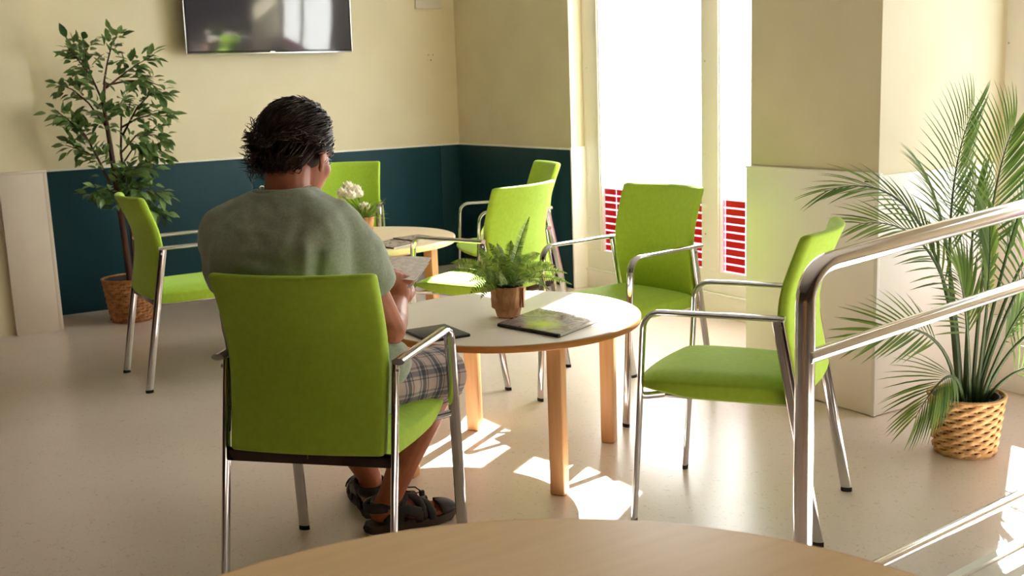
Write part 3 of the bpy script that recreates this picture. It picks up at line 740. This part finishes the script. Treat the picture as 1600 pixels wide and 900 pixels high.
# ------------------------------------------------------------------ white flowers on the far table
def flowers():
    rnd = random.Random(2)
    t = empty('potted_flowers', (2.425, 5.405, .555), 0, label='small terracotta pot of white flowers on the far table', cat='plant')
    lathe('pot', [(.034, 0), (.037, .003), (.050, .085), (.052, .09), (.046, .09), (.044, .075), (.001, .074)], M['pulp'], t, 24)
    rt_ = Vector((.85, -.525, 0)); bk_ = Vector((.525, .85, 0))
    pm = leaf_mesh('petal', .046, .040, M['petal'], -.3, -.5)
    for a, d, z in ((-.115, -.01, .205), (-.085, .02, .235), (-.125, .0, .155), (-.065, -.03, .190), (-.03, .0, .195), (.005, -.03, .125), (-.10, .04, .21), (-.045, .03, .215)):
        c = rt_*a+bk_*d+Vector((0, 0, z))
        tube('stem', [Vector((0, 0, .07)), c*.5+Vector((0, 0, .05)), c], .0015, M['stem'], t, n=5)
        fl = tube('blossom', [c, c+Vector((0, 0, .008))], .006, M['yolk'], t, n=8)
        for k in range(12):
            an = 2*math.pi*k/6+(.5 if k > 5 else 0); e = .5 if k < 6 else 1.1
            o = link('petal', pm, fl); o.matrix_local = Matrix.Translation(c) @ orient((math.cos(an), math.sin(an)-.3, e), (0, 0, 1))
    lm = leaf_mesh('leaf', .075, .014, M['fern'], .3, .3)
    for k in range(110):
        an = rnd.uniform(0, 6.28); r = rnd.uniform(.0, .06); z = rnd.uniform(.07, .13)
        o = link('leaf', lm, t); o.matrix_local = Matrix.Translation((r*math.cos(an), r*math.sin(an), z)) @ orient((math.cos(an), math.sin(an), rnd.uniform(.1, 1.6)), (0, 0, 1))
flowers()

# ------------------------------------------------------------------ magazines, folder
def magazine(name, corners, z, th, mcover, label, cat='magazine'):
    c = sum((Vector(q) for q in corners), Vector((0, 0)))/4; t = empty(name, (c.x, c.y, z), 0, label=label, cat=cat)
    def slab(nm, k, z0, z1, m, bow=0):
        n = 8; V = []; Fc = []; q = [Vector(x)-c for x in corners]
        for zz in (z0, z1):
            for i in range(n+1):
                for j in range(n+1):
                    p = q[0].lerp(q[1], i/n).lerp(q[3].lerp(q[2], i/n), j/n)*k
                    V.append((p.x, p.y, zz+bow*math.sin(math.pi*(i/n))*.6+(bow*1.2*max(0, i/n-.75) if zz == z1 else 0)))
        s = (n+1)**2
        for i in range(n):
            for j in range(n):
                a = i*(n+1)+j; Fc += [(a, a+1, a+n+2, a+n+1), (s+a, s+a+n+1, s+a+n+2, s+a+1)]
        for i in range(n):
            for a, b in ((i, i+1), (n*(n+1)+i+1, n*(n+1)+i), ((i+1)*(n+1), i*(n+1)), (i*(n+1)+n, (i+1)*(n+1)+n)): Fc.append((b, a, s+a, s+b))
        bm = bmesh.new(); me = mesh(nm, V, Fc, m); bm.from_mesh(me); fix(bm); bm.to_mesh(me); bm.free(); me.set_sharp_from_angle(angle=.6)
        return link(nm, me, t)
    slab('pages', .985, .0008, th-.0008, M['pages']); slab('cover', 1.0, th-.0006, th+.0004, mcover); slab('back_cover', 1.0, 0, .0008, M['blackfolder'])
    # dark spine
    a, b = Vector(corners[0])-c, Vector(corners[3])-c
    tube('spine', [(a.x, a.y, th*.5), (b.x, b.y, th*.5)], th*.52, M['blackfolder'], t, n=8)
    return t
magazine('magazine', [(1.829, 3.055), (2.065, 3.169), (2.123, 2.890), (1.889, 2.786)], TZ, .012, M['cover'], 'glossy magazine with a lime green splash on the cover beside the fern pot')
magazine('magazine', [(2.237, 4.947), (2.400, 5.04), (2.44, 4.83), (2.268, 4.745)], .555, .006, M['cover2'], 'grey magazine with a pale page edge at the front of the far table')
magazine('magazine', [(2.43, 5.08), (2.585, 5.10), (2.61, 4.93), (2.455, 4.90)], .555, .006, M['cover2'], 'grey magazine lying further right on the far table')
tag(obox('folder', (1.612, 3.085, TZ+.005), (.15, .19, .01), math.radians(-3), M['blackfolder'], bev=.003), 'flat black folder at the edge of the coffee table by the armrest', 'folder')

# ------------------------------------------------------------------ the man
def capsule(a, b, ra, rb, n=14, rings=5, squash=None):
    a, b = Vector(a), Vector(b); d = (b-a).normalized(); s = d.cross(Vector((0, 0, 1)) if abs(d.z) < .9 else Vector((1, 0, 0))).normalized(); u = d.cross(s)
    prof = [(ra*math.sin(t), a-d*ra*math.cos(t)) for t in np.linspace(.12, math.pi/2, rings)]+[(rb*math.cos(t), b+d*rb*math.sin(t)) for t in np.linspace(0, math.pi/2-.12, rings)]
    V = []; Fc = []
    for r, c in prof: V += [c+s*(r*math.cos(2*math.pi*j/n))+u*(r*math.sin(2*math.pi*j/n)) for j in range(n)]
    for i in range(len(prof)-1):
        for j in range(n): Fc.append((i*n+j, i*n+(j+1) % n, (i+1)*n+(j+1) % n, (i+1)*n+j))
    Fc.append(tuple(range(n-1, -1, -1))); Fc.append(tuple((len(prof)-1)*n+j for j in range(n)))
    return V, Fc
def ellips(c, r, mt=None, nu=20, nv=12):
    V = []; Fc = []
    for i in range(nv):
        th = math.pi*(i+.5)/nv
        for j in range(nu):
            ph = 2*math.pi*j/nu; p = Vector((c[0]+r[0]*math.sin(th)*math.cos(ph), c[1]+r[1]*math.sin(th)*math.sin(ph), c[2]+r[2]*math.cos(th))); V.append(mt @ p if mt else p)
    for i in range(nv-1):
        for j in range(nu): Fc.append((i*nu+j, (i+1)*nu+j, (i+1)*nu+(j+1) % nu, i*nu+(j+1) % nu))
    Fc.append(tuple(range(nu))); Fc.append(tuple((nv-1)*nu+j for j in range(nu-1, -1, -1)))
    return V, Fc
def chain(pts, rs, **k): return [capsule(pts[i], pts[i+1], rs[i], rs[i+1], **k) for i in range(len(pts)-1)]
def loft(rings, n=40, p=2.4):
    """rings: (z, cx, cy, hw, hd)"""
    V = []; Fc = []
    for z, cx, cy, hw, hd in rings:
        for j in range(n):
            a = 2*math.pi*j/n; c, s = math.cos(a), math.sin(a)
            V.append((cx+hw*math.copysign(abs(c)**(2/p), c), cy+hd*math.copysign(abs(s)**(2/p), s), z))
    for i in range(len(rings)-1):
        for j in range(n): Fc.append((i*n+j, i*n+(j+1) % n, (i+1)*n+(j+1) % n, (i+1)*n+j))
    Fc.append(tuple(range(n-1, -1, -1))); Fc.append(tuple((len(rings)-1)*n+j for j in range(n)))
    return V, Fc
def remesh(name, parts, vox, m, smooth=6):
    V, Fc = join_vf(parts); me = mesh(name, V, Fc)
    bm = bmesh.new(); bm.from_mesh(me); fix(bm); bm.to_mesh(me); bm.free()
    return bake(name, me, [('REMESH', dict(mode='VOXEL', voxel_size=vox)), ('SMOOTH', dict(factor=.5, iterations=smooth))], m)

def man():
    # positions in the frame of his chair: x right, y forward, z up
    HM = Matrix.Translation((-.078, .030, 1.150)) @ Matrix.Rotation(math.radians(-13), 4, 'Z') @ Matrix.Rotation(math.radians(-20), 4, 'X')
    H = lambda p: HM @ Vector(p)
    body = []
    # head
    body += [ellips((0, -.012, .035), (.074, .094, .082), HM), ellips((0, .030, -.025), (.060, .066, .088), HM), ellips((0, .048, -.088), (.042, .046, .032), HM)]
    body += [capsule(H((0, .088, .018)), H((0, .112, -.026)), .008, .014), ellips((0, .104, -.030), (.017, .012, .010), HM)]
    body += [ellips((0, .086, -.060), (.024, .013, .007), HM), ellips((0, .085, -.070), (.022, .012, .007), HM), ellips((0, .078, .026), (.046, .016, .013), HM), ellips((.034, .052, -.026), (.027, .029, .032), HM), ellips((-.034, .052, -.026), (.027, .029, .032), HM)]
    for s in (-1, 1):
        em = HM @ Matrix.Translation((s*.072, -.006, -.012)) @ Matrix.Rotation(s*.35, 4, 'Z') @ Matrix.Rotation(-.15, 4, 'X')
        body += [ellips((s*.008, -.004, .006), (.007, .021, .030), em), ellips((s*.006, .004, -.024), (.007, .011, .014), em)]
    # neck, trunk core
    body += chain([(-.088, -.055, 1.0), (-.086, -.045, 1.07), H((0, -.035, -.05))], [.064, .058, .058])
    body += [capsule((-.12, -.068, 1.005), (-.05, -.068, 1.005), .06, .06)]
    body += [loft([(.46, -.08, -.055, .15, .10), (.6, -.083, -.06, .15, .105), (.75, -.086, -.065, .15, .10), (.9, -.09, -.07, .165, .09), (1.0, -.09, -.065, .11, .07)], 28)]
    # arms
    shR, elR, wrR = (.060, -.045, .962), (.128, .080, .668), (.086, .268, .708)
    shL, elL, wrL = (-.245, -.045, .962), (-.325, .085, .690), (-.215, .295, .705)
    for sh, el, wr in ((shR, elR, wrR), (shL, elL, wrL)):
        m1 = Vector(el).lerp(Vector(wr), .3)
        body += chain([sh, el, m1, wr], [.047, .042, .043, .029])
    # hands: loosely closed around the edge of the booklet
    def hand(wr, dirv, palm_n, thumb_side, out):
        wr = Vector(wr); f = Vector(dirv).normalized(); nrm = Vector(palm_n); nrm = (nrm-f*nrm.dot(f)).normalized(); sd_ = f.cross(nrm)*thumb_side   # sd_ = towards the thumb
        parts = [capsule(wr, wr+f*.03, .028, .032)]
        for k, lx in enumerate((.027, .009, -.009, -.026)):
            parts.append(capsule(wr+f*.012+sd_*lx*.6, wr+f*.076+sd_*lx, .019, .0135))
        Ls = (.040, .045, .042, .033)
        for k, lx in enumerate((.028, .0095, -.0095, -.027)):
            p0 = wr+f*.078+sd_*lx; L = Ls[k]
            p1 = p0+(f*.55+nrm*.85).normalized()*L*.95
            p2 = p1+(f*-.35+nrm*.95).normalized()*L*.68
            p3 = p2+(f*-.95+nrm*.25).normalized()*L*.5
            parts += chain([p0, p1, p2, p3], [.0115, .0100, .0092, .0080], n=10, rings=4)
        t0 = wr+f*.022+sd_*.026; t1 = t0+(f*.6+sd_*.55+nrm*.45).normalized()*.042; t2 = t1+(f*.85+nrm*.5-sd_*.1).normalized()*.032; t3 = t2+(f*.8-sd_*.4+nrm*.35).normalized()*.024
        parts += chain([t0, t1, t2, t3], [.017, .0135, .0115, .0095], n=10, rings=4)
        return parts
    body += hand(wrR, (.0, .50, .85), (-.70, .5, -.30), -1, 1)
    body += hand(wrL, (.12, .55, .72), (.75, .45, -.35), 1, -1)
    # legs
    hipR, knR, anR = (.02, -.03, .525), (.180, .330, .480), (.022, .285, .115)
    hipL, knL, anL = (-.18, -.03, .525), (-.285, .375, .480), (-.098, .425, .115)
    for hp, kn, an in ((hipR, knR, anR), (hipL, knL, anL)):
        kn_, an_ = Vector(kn), Vector(an); cf = kn_.lerp(an_, .33)+Vector((0, -.022, 0)); lo = kn_.lerp(an_, .72)
        body += chain([hp, kn], [.078, .056]); body += chain([kn_, cf, lo, an_], [.056, .063, .045, .037])
    # feet
    def footM(heel, toe):
        h, t_ = Vector((*heel, 0)), Vector((*toe, 0)); d = (t_-h).normalized(); return Matrix.Translation(h) @ Matrix((( d.y, d.x, 0, 0), (-d.x, d.y, 0, 0), (0, 0, 1, 0), (0, 0, 0, 1)))
    FRm = footM((-.045, .262), (.145, .405)); FLm = footM((-.066, .372), (-.205, .585))
    for fm, s, an in ((FRm, 1, anR), (FLm, -1, anL)):
        P = lambda x, y, z: fm @ Vector((x, y, z))
        body += [capsule(P(0, .04, .058), P(0, .05, .06), .034, .034), capsule(P(0, .045, .06), an, .036, .037), capsule(P(0, .06, .072), P(s*-.004, .15, .052), .036, .030), capsule(P(.018, .13, .048), P(.024, .185, .040), .023, .018), capsule(P(-.018, .13, .048), P(-.024, .180, .040), .023, .018)]
        for k in range(5):
            x = s*(-.034+.017*k); y1 = (.252, .248, .240, .230, .218)[k]; r = (.0125, .0095, .0090, .0088, .0085)[k]
            body += [capsule(P(x*.85, .17, .042), P(x, y1-.02, .034), r*1.2, r), capsule(P(x, y1-.02, .034), P(x, y1, .031), r, r*.95)]
    me = remesh('person', body, .0042, M['skin'], 5)
    o = tag(link('person', me), 'seated man in a grey-green T-shirt and plaid shorts reading a paper, seen from behind', 'person')
    o.location = CH[0].location; o.rotation_euler = CH[0].rotation_euler
    for s in (-1, 1):
        v, f = ellips((s*.029, .074, .004), (.011, .0095, .0065), HM, 14, 8); ey = link('eye', mesh('eye', v, f, M['eye']), o)
        v, f = ellips((s*.029, .0805, .002), (.0052, .004, .0050), HM, 12, 8); link('iris', mesh('iris', v, f, M['iris']), ey)
        v, f = ellips((s*.029, .0735, .0075), (.0125, .0125, .0065), HM, 14, 8); link('eyelid', mesh('eyelid', v, f, M['skin']), o)
    # ---- T-shirt
    sh = [loft([(.452, -.060, -.020, .205, .165), (.50, -.060, -.022, .212, .170), (.58, -.064, -.028, .206, .165), (.68, -.084, -.055, .182, .137), (.78, -.088, -.070, .186, .132), (.87, -.092, -.088, .197, .130), (.93, -.098, -.092, .208, .126), (.975, -.099, -.086, .206, .116), (1.012, -.097, -.078, .186, .102), (1.040, -.093, -.070, .138, .088), (1.066, -.089, -.062, .082, .077)], 44, 2.5)]
    for shp, el, s in ((shR, elR, 1), (shL, elL, -1)):
        a = Vector(shp)+Vector((-s*.012, -.006, .004)); b = Vector(shp).lerp(Vector(el), .58)+Vector((s*.006, 0, 0))
        mid = a.lerp(b, .5)+Vector((s*.010, -.006, .006))
        v, f = tube_vf([a, a.lerp(mid, .5), mid, mid.lerp(b, .6), b], .071, n=24, radii=[.98, 1.06, 1.03, 1.0, 1.0]); sh.append((v, f))
        sh.append(capsule(a, a+Vector((0, 0, .001)), .069, .069))
    sh += [ellips((.075, .075, .575), (.105, .105, .085)), ellips((-.20, .06, .57), (.10, .10, .08))]
    sm = remesh('t_shirt', sh, .0065, M['shirt'], 9)
    n = len(sm.vertices); co = np.empty(n*3, 'f'); no = np.empty(n*3, 'f'); sm.vertices.foreach_get('co', co); sm.vertices.foreach_get('normal', no); co = co.reshape(-1, 3); no = no.reshape(-1, 3)
    disp = np.zeros(n)
    def ridge(a, b, w, amp):
        a = np.array(a); b = np.array(b); d = b-a; L = d@d; t = np.clip(((co-a)@d)/L, 0, 1); q = np.linalg.norm(co-(a+t[:, None]*d), axis=1); return amp*np.exp(-(q/w)**2)*np.sin(math.pi*np.clip(t*.9+.08, 0, 1))
    for a, b, w_, am in [((-.16, -.22, .90), (.0, -.22, .86), .018, .006), ((-.2, -.2, .84), (-.05, -.22, .79), .016, -.006), ((.0, -.20, 1.0), (-.07, -.21, .86), .015, .006), ((.03, -.20, .99), (.015, -.21, .80), .016, .010), ((.055, -.17, .96), (.035, -.20, .78), .014, -.009), ((-.01, -.215, .93), (.0, -.21, .72), .02, .008),
                         ((.075, -.13, .97), (.11, -.02, .82), .014, .008), ((.055, -.14, .93), (.10, -.04, .78), .012, -.007), ((.09, -.08, .98), (.14, .0, .86), .014, .006),
                         ((-.20, -.20, .97), (-.245, -.17, .78), .018, .008), ((-.23, -.17, .96), (-.27, -.13, .80), .014, -.008), ((-.12, -.22, .95), (-.2, -.2, .78), .022, .005), ((-.06, -.22, .99), (-.02, -.22, .83), .02, .004),
                         ((-.27, -.10, .95), (-.35, -.02, .80), .014, .007), ((-.18, -.21, .72), (-.02, -.21, .76), .02, .007), ((.10, .0, .56), (.02, .09, .50), .015, .010), ((.10, -.06, .60), (.08, .08, .50), .013, -.007)]:
        disp += ridge(a, b, w_, am)
    for i in range(n): disp[i] += .0050*noise.noise(Vector(co[i]*np.array([13, 13, 6])))+.0018*noise.noise(Vector(co[i])*34)
    co += no*(disp*1.7)[:, None]; sm.vertices.foreach_set('co', co.ravel()); sm.update()
    ts = link('t_shirt', sm, o)
    # collar band, sleeve hems
    ring = []
    for j in range(48):
        a = 2*math.pi*j/48; x = -.088+.077*math.cos(a); y = -.058+.073*math.sin(a); ring.append(Vector((x, y, 1.064-.030*max(0, math.sin(a))-.004*abs(math.cos(a)))))
    ring.append(ring[0].copy()); tube('collar', ring, .0065, M['shirt'], ts, ry=.010, n=10, caps=False)
    # ---- plaid shorts
    hp = [loft([(.442, -.08, -.05, .175, .14), (.50, -.08, -.05, .185, .15), (.58, -.08, -.045, .18, .14)], 36)]
    axes = []
    for hip, kn in ((hipR, knR), (hipL, knL)):
        hip, kn = Vector(hip), Vector(kn); d = (kn-hip).normalized(); e = kn+d*.020
        pth = [hip-d*.03, hip.lerp(kn, .4), hip.lerp(kn, .75), e]
        v, f = tube_vf(pth, .090, ry=.084, side=(1, 0, 0), n=28, radii=[1.06, 1.03, .98, 1.02]); hp.append((v, f)); axes.append((hip, d))
    pm = remesh('shorts', hp, .0065, M['plaid'], 5)
    n = len(pm.vertices); uv = np.zeros((n, 3), 'f')
    for i, v in enumerate(pm.vertices):
        hip, d = axes[0] if v.co.x > -.08 else axes[1]
        q = v.co-hip; u = q.dot(d); r = q-d*u; s = d.cross(Vector((0, 0, 1))).normalized(); up = s.cross(d)
        uv[i] = (u+2, math.atan2(r.dot(s), r.dot(up))*.085+2, 0)
        nz = noise.noise(v.co*16)*.006+noise.noise(v.co*40)*.002
        v.co += v.normal*nz
    at = pm.attributes.new('plaid', 'FLOAT_VECTOR', 'POINT'); at.data.foreach_set('vector', uv.ravel())
    link('shorts', pm, o)
    # ---- hair
    cap = []; cm = HM
    nu, nv = 40, 26; V = []; Fc = []
    for i in range(nv+1):
        th = math.pi*i/nv*.80
        for j in range(nu):
            ph = 2*math.pi*j/nu; x, y, z = math.sin(th)*math.cos(ph), math.sin(th)*math.sin(ph), math.cos(th)
            # cut back the face side
            lim = 1.0
            p = Vector((.082*x, -.016+.103*y, .035+.093*z)); V.append(p)
    keep = lambda p: not (p.y > .058-.35*max(0, p.z-.06) and p.z < .085) and not (p.y > .018 and p.z < .028) and p.z > -.075
    for i in range(nv):
        for j in range(nu):
            q = (i*nu+j, (i+1)*nu+j, (i+1)*nu+(j+1) % nu, i*nu+(j+1) % nu)
            if all(keep(V[k]) for k in q): Fc.append(q)
    parts = [([HM @ p for p in V], Fc)]
    rnd = random.Random(4)
    def strand(pts, r):
        parts.append(tube_vf([HM @ p for p in pts], r, n=4, radii=[.8]+[1]*(len(pts)-3)+[.7, .15]))
    cnt = 0
    while cnt < 1500:
        th = math.acos(rnd.uniform(-.62, 1)); ph = rnd.uniform(0, 2*math.pi)
        nrm = Vector((math.sin(th)*math.cos(ph), math.sin(th)*math.sin(ph), math.cos(th)))
        p = Vector((.082*nrm.x, -.016+.103*nrm.y, .035+.093*nrm.z))
        if not keep(p): continue
        cnt += 1
        curly = p.z < .055 and p.y < .03
        Ls = 9; step = .0125 if not curly else .0105
        pts = [p]; d = Vector((.12*math.copysign(1, p.x)*rnd.random(), -1, -.5)) if p.z > .03 else Vector((rnd.uniform(-.5, .5), -.6, -1))
        wob = rnd.uniform(0, 6.28); wa = rnd.uniform(.3, 1.0)
        for k in range(Ls):
            q = pts[-1]; e = Vector((q.x/.082**2, (q.y+.016)/.103**2, (q.z-.035)/.093**2)).normalized()
            tdir = (d-e*d.dot(e)).normalized()
            lift = .10+(.06 if not curly else .26+.10*(k/Ls))
            if k > 5 and curly: tdir = tdir+Vector((math.sin(wob+k*1.3), math.cos(wob+k*1.1)*.5, math.sin(wob*2+k)))*wa
            elif not curly and k > 5: tdir = tdir+Vector((rnd.uniform(-.2, .2), 0, rnd.uniform(-.2, .1)))
            if p.x < -.02 and curly: tdir = tdir+Vector((-.28, -.15, .12))*(k/Ls)
            pts.append(q+(tdir+e*lift).normalized()*step)
        low = min(q.z for q in pts)
        if low < -.118: pts = [q for q in pts if q.z > -.118]
        pts = [q for i_, q in enumerate(pts) if i_ < 4 or not (abs(q.x) > .055 and -.035 < q.y < .04 and q.z < .022)]
        if abs(p.x) > .055 and -.03 < p.y < .04 and p.z < .03: continue
        if len(pts) < 5: continue
        strand(pts, rnd.uniform(.0011, .0022))
    # loose curls at the left back
    for k in range(260):
        z0 = rnd.uniform(-.06, .05); a = rnd.uniform(math.radians(165), math.radians(250)); p = Vector((.082*math.cos(a), -.016+.103*math.sin(a), z0)); out = Vector((math.cos(a)-.35, math.sin(a), 0)).normalized()
        pts = [p]; ax = Vector((rnd.uniform(-1, 1), rnd.uniform(-1, 1), rnd.uniform(-.4, .4))); tw = rnd.uniform(.3, .8); d = (out+Vector((0, 0, rnd.uniform(-.8, .35)))).normalized()
        for j in range(10):
            d = (Matrix.Rotation(tw*(.3+j*.09), 3, ax.normalized()) @ d); pts.append(pts[-1]+d*.0056)
        strand(pts, rnd.uniform(.0008, .0014))
    # short grey sideburns
    for k in range(160):
        s = 1 if k % 2 else -1; p = Vector((s*rnd.uniform(.066, .073), rnd.uniform(.018, .05), rnd.uniform(-.01, .06)))
        d = Vector((s*.35, -.8, -.5)); pts = [p+d*.004*j for j in range(6)]; strand(pts, .0012)
    for k in range(90):   # eyebrows
        s = 1 if k % 2 else -1; u = rnd.random(); p = Vector((s*(.014+.032*u), .0985-.012*u*u*1.6-.004, .027+rnd.uniform(-.003, .003)))
        pts = [p+Vector((s*.0022*j, -.0008*j, .0004*j)) for j in range(5)]; strand(pts, .0007)
    V, Fc = join_vf(parts); link('hair', mesh('hair', V, Fc, M['hair']), o)
    # ---- necklace
    ring = [Vector((-.0865+.068*math.cos(a), -.046+.066*math.sin(a), 1.076-.035*max(0, math.sin(a))+.006*min(0, math.sin(a)))) for a in np.linspace(0, 2*math.pi, 60)]
    tube('necklace', ring, .0012, M['gold'], o, n=6, caps=False)
    # ---- sandals
    for fm, s in ((FRm, 1), (FLm, -1)):
        sd_ = bpy.data.objects.new('sandal', None); COL.objects.link(sd_); sd_.parent = o; sd_.matrix_local = fm
        ol = [(-.030, .0), (-.036, .03), (-.034, .07), (-.036, .12), (-.046, .17), (-.047, .21), (-.036, .25), (-.012, .272), (.012, .275), (.036, .255), (.047, .21), (.046, .17), (.036, .12), (.034, .07), (.036, .03), (.030, .0), (.0, -.014)]
        V = []; Fc = []; n = len(ol)
        for z, k in ((0, .97), (.004, 1.0), (.018, 1.03), (.026, 1.0)):
            for x, y in ol: V.append((x*k, .13+(y-.13)*k, z+(.006*((y-.2)/.07)**2 if y > .2 else 0)))
        for i in range(3):
            for j in range(n): Fc.append((i*n+j, i*n+(j+1) % n, (i+1)*n+(j+1) % n, (i+1)*n+j))
        Fc.append(tuple(range(n-1, -1, -1))); Fc.append(tuple(3*n+j for j in range(n)))
        me = mesh('sole', V, Fc, M['sole']); bm = bmesh.new(); bm.from_mesh(me); fix(bm); bm.to_mesh(me); bm.free(); me.set_sharp_from_angle(angle=.7); link('sole', me, sd_)
        def band(nm, pts, wd, th, side):
            v, f = tube_vf(pts, wd, ry=th, side=side, n=10); link(nm, mesh(nm, v, f, M['sandal']), sd_)
        def over(y0, y1, w0, h): return [Vector((w0*math.cos(a)*1.03, y0+(y1-y0)*(math.cos(a)*.5+.5), .022+h*math.sin(a))) for a in np.linspace(0, math.pi, 15)]
        band('heel_strap', [Vector((.041*math.sin(a), .042-.052*math.cos(a)*(1 if math.cos(a) > 0 else .8), .082)) for a in np.linspace(-2.2, 2.2, 17)], .015, .0045, (0, 0, 1))
        band('ankle_strap', [Vector((.047*math.cos(a), .062+.048*math.sin(a), .092+.010*math.sin(a))) for a in np.linspace(0, 2*math.pi, 25)], .012, .0045, (0, 0, 1))
        band('strap', over(.075, .165, .041, .080), .013, .004, (0, 1, 0)); band('strap', over(.165, .085, .041, .080), .013, .004, (0, 1, 0))
        band('strap', over(.13, .19, .046, .058), .012, .004, (0, 1, 0)); band('strap', over(.195, .145, .047, .057), .012, .004, (0, 1, 0))
        for sg in (-1, 1): band('side_panel', [Vector((sg*.042, .045, .030)), Vector((sg*.042, .075, .055)), Vector((sg*.042, .11, .065)), Vector((sg*.045, .15, .048))], .018, .004, (0, 0, 1))
        # toe cap: front half shell
        v, f = ellips((0, .205, .028), (.048, .075, .036), None, 28, 14); keepf = [q for q in f if all(v[i].y > .205 and v[i].z > .024 for i in q)]
        me = mesh('toe_cap', v, keepf, M['sandal']); link('toe_cap', bake('toe_cap', me, [('SOLIDIFY', dict(thickness=.004, offset=1))], M['sandal']), sd_)
        lp = [Vector((.004, .085, .112)), Vector((.018, .11, .128)), Vector((.022, .145, .124)), Vector((.018, .165, .105)), Vector((.006, .150, .098)), Vector((.0, .115, .112)), Vector((.0, .09, .108))]
        lc = tube('lace', lp, .0022, M['blackcap'], sd_, n=6)
        box('lace_toggle', (.012, .158, .092), (.024, .174, .108), M['blackcap'], lc, .002)
    # ---- the paper he reads
    pr = empty('booklet', (0, 0, 0), 0, label='open printed booklet held in the hands of the seated man', cat='booklet')
    A = CH[0]; mtx = Matrix.Translation(A.location) @ A.rotation_euler.to_matrix().to_4x4()
    ctr = mtx @ Vector((-.04, .385, .782)); pr.matrix_world = Matrix.Translation(ctr) @ A.rotation_euler.to_matrix().to_4x4() @ Matrix.Rotation(math.radians(10), 4, 'X') @ Matrix.Rotation(math.radians(3), 4, 'Z')
    def page(nm, x0, x1, y0, y1, z, bow, m, th=.0012):
        n = 12; V = []; Fc = []
        for zz in (0, th):
            for i in range(n+1):
                for j in range(3):
                    u = i/n; V.append((x0+(x1-x0)*u, y0+(y1-y0)*j/2, z+zz+bow*math.sin(math.pi*u)))
        s = (n+1)*3
        for i in range(n):
            for j in range(2):
                a = i*3+j; Fc += [(a, a+3, a+4, a+1), (s+a, s+a+1, s+a+4, s+a+3)]
        for i in range(n): Fc += [(i*3, s+i*3, s+i*3+3, i*3+3), (i*3+2, i*3+5, s+i*3+5, s+i*3+2)]
        Fc += [(0, 1, s+1, s), (1, 2, s+2, s+1), (n*3, s+n*3, s+n*3+1, n*3+1), (n*3+1, s+n*3+1, s+n*3+2, n*3+2)]
        me = mesh(nm, V, Fc, m); bm = bmesh.new(); bm.from_mesh(me); fix(bm); bm.to_mesh(me); bm.free(); me.set_sharp_from_angle(angle=.6); return link(nm, me, pr)
    page('page', -.165, .0, -.10, .10, 0, .008, M['paper']); page('page', .0, .165, -.10, .10, 0, .006, M['paper'])
    page('page', .0, .160, -.125, .085, -.012, -.012, M['pages'])
man()
bpy.context.view_layer.update()
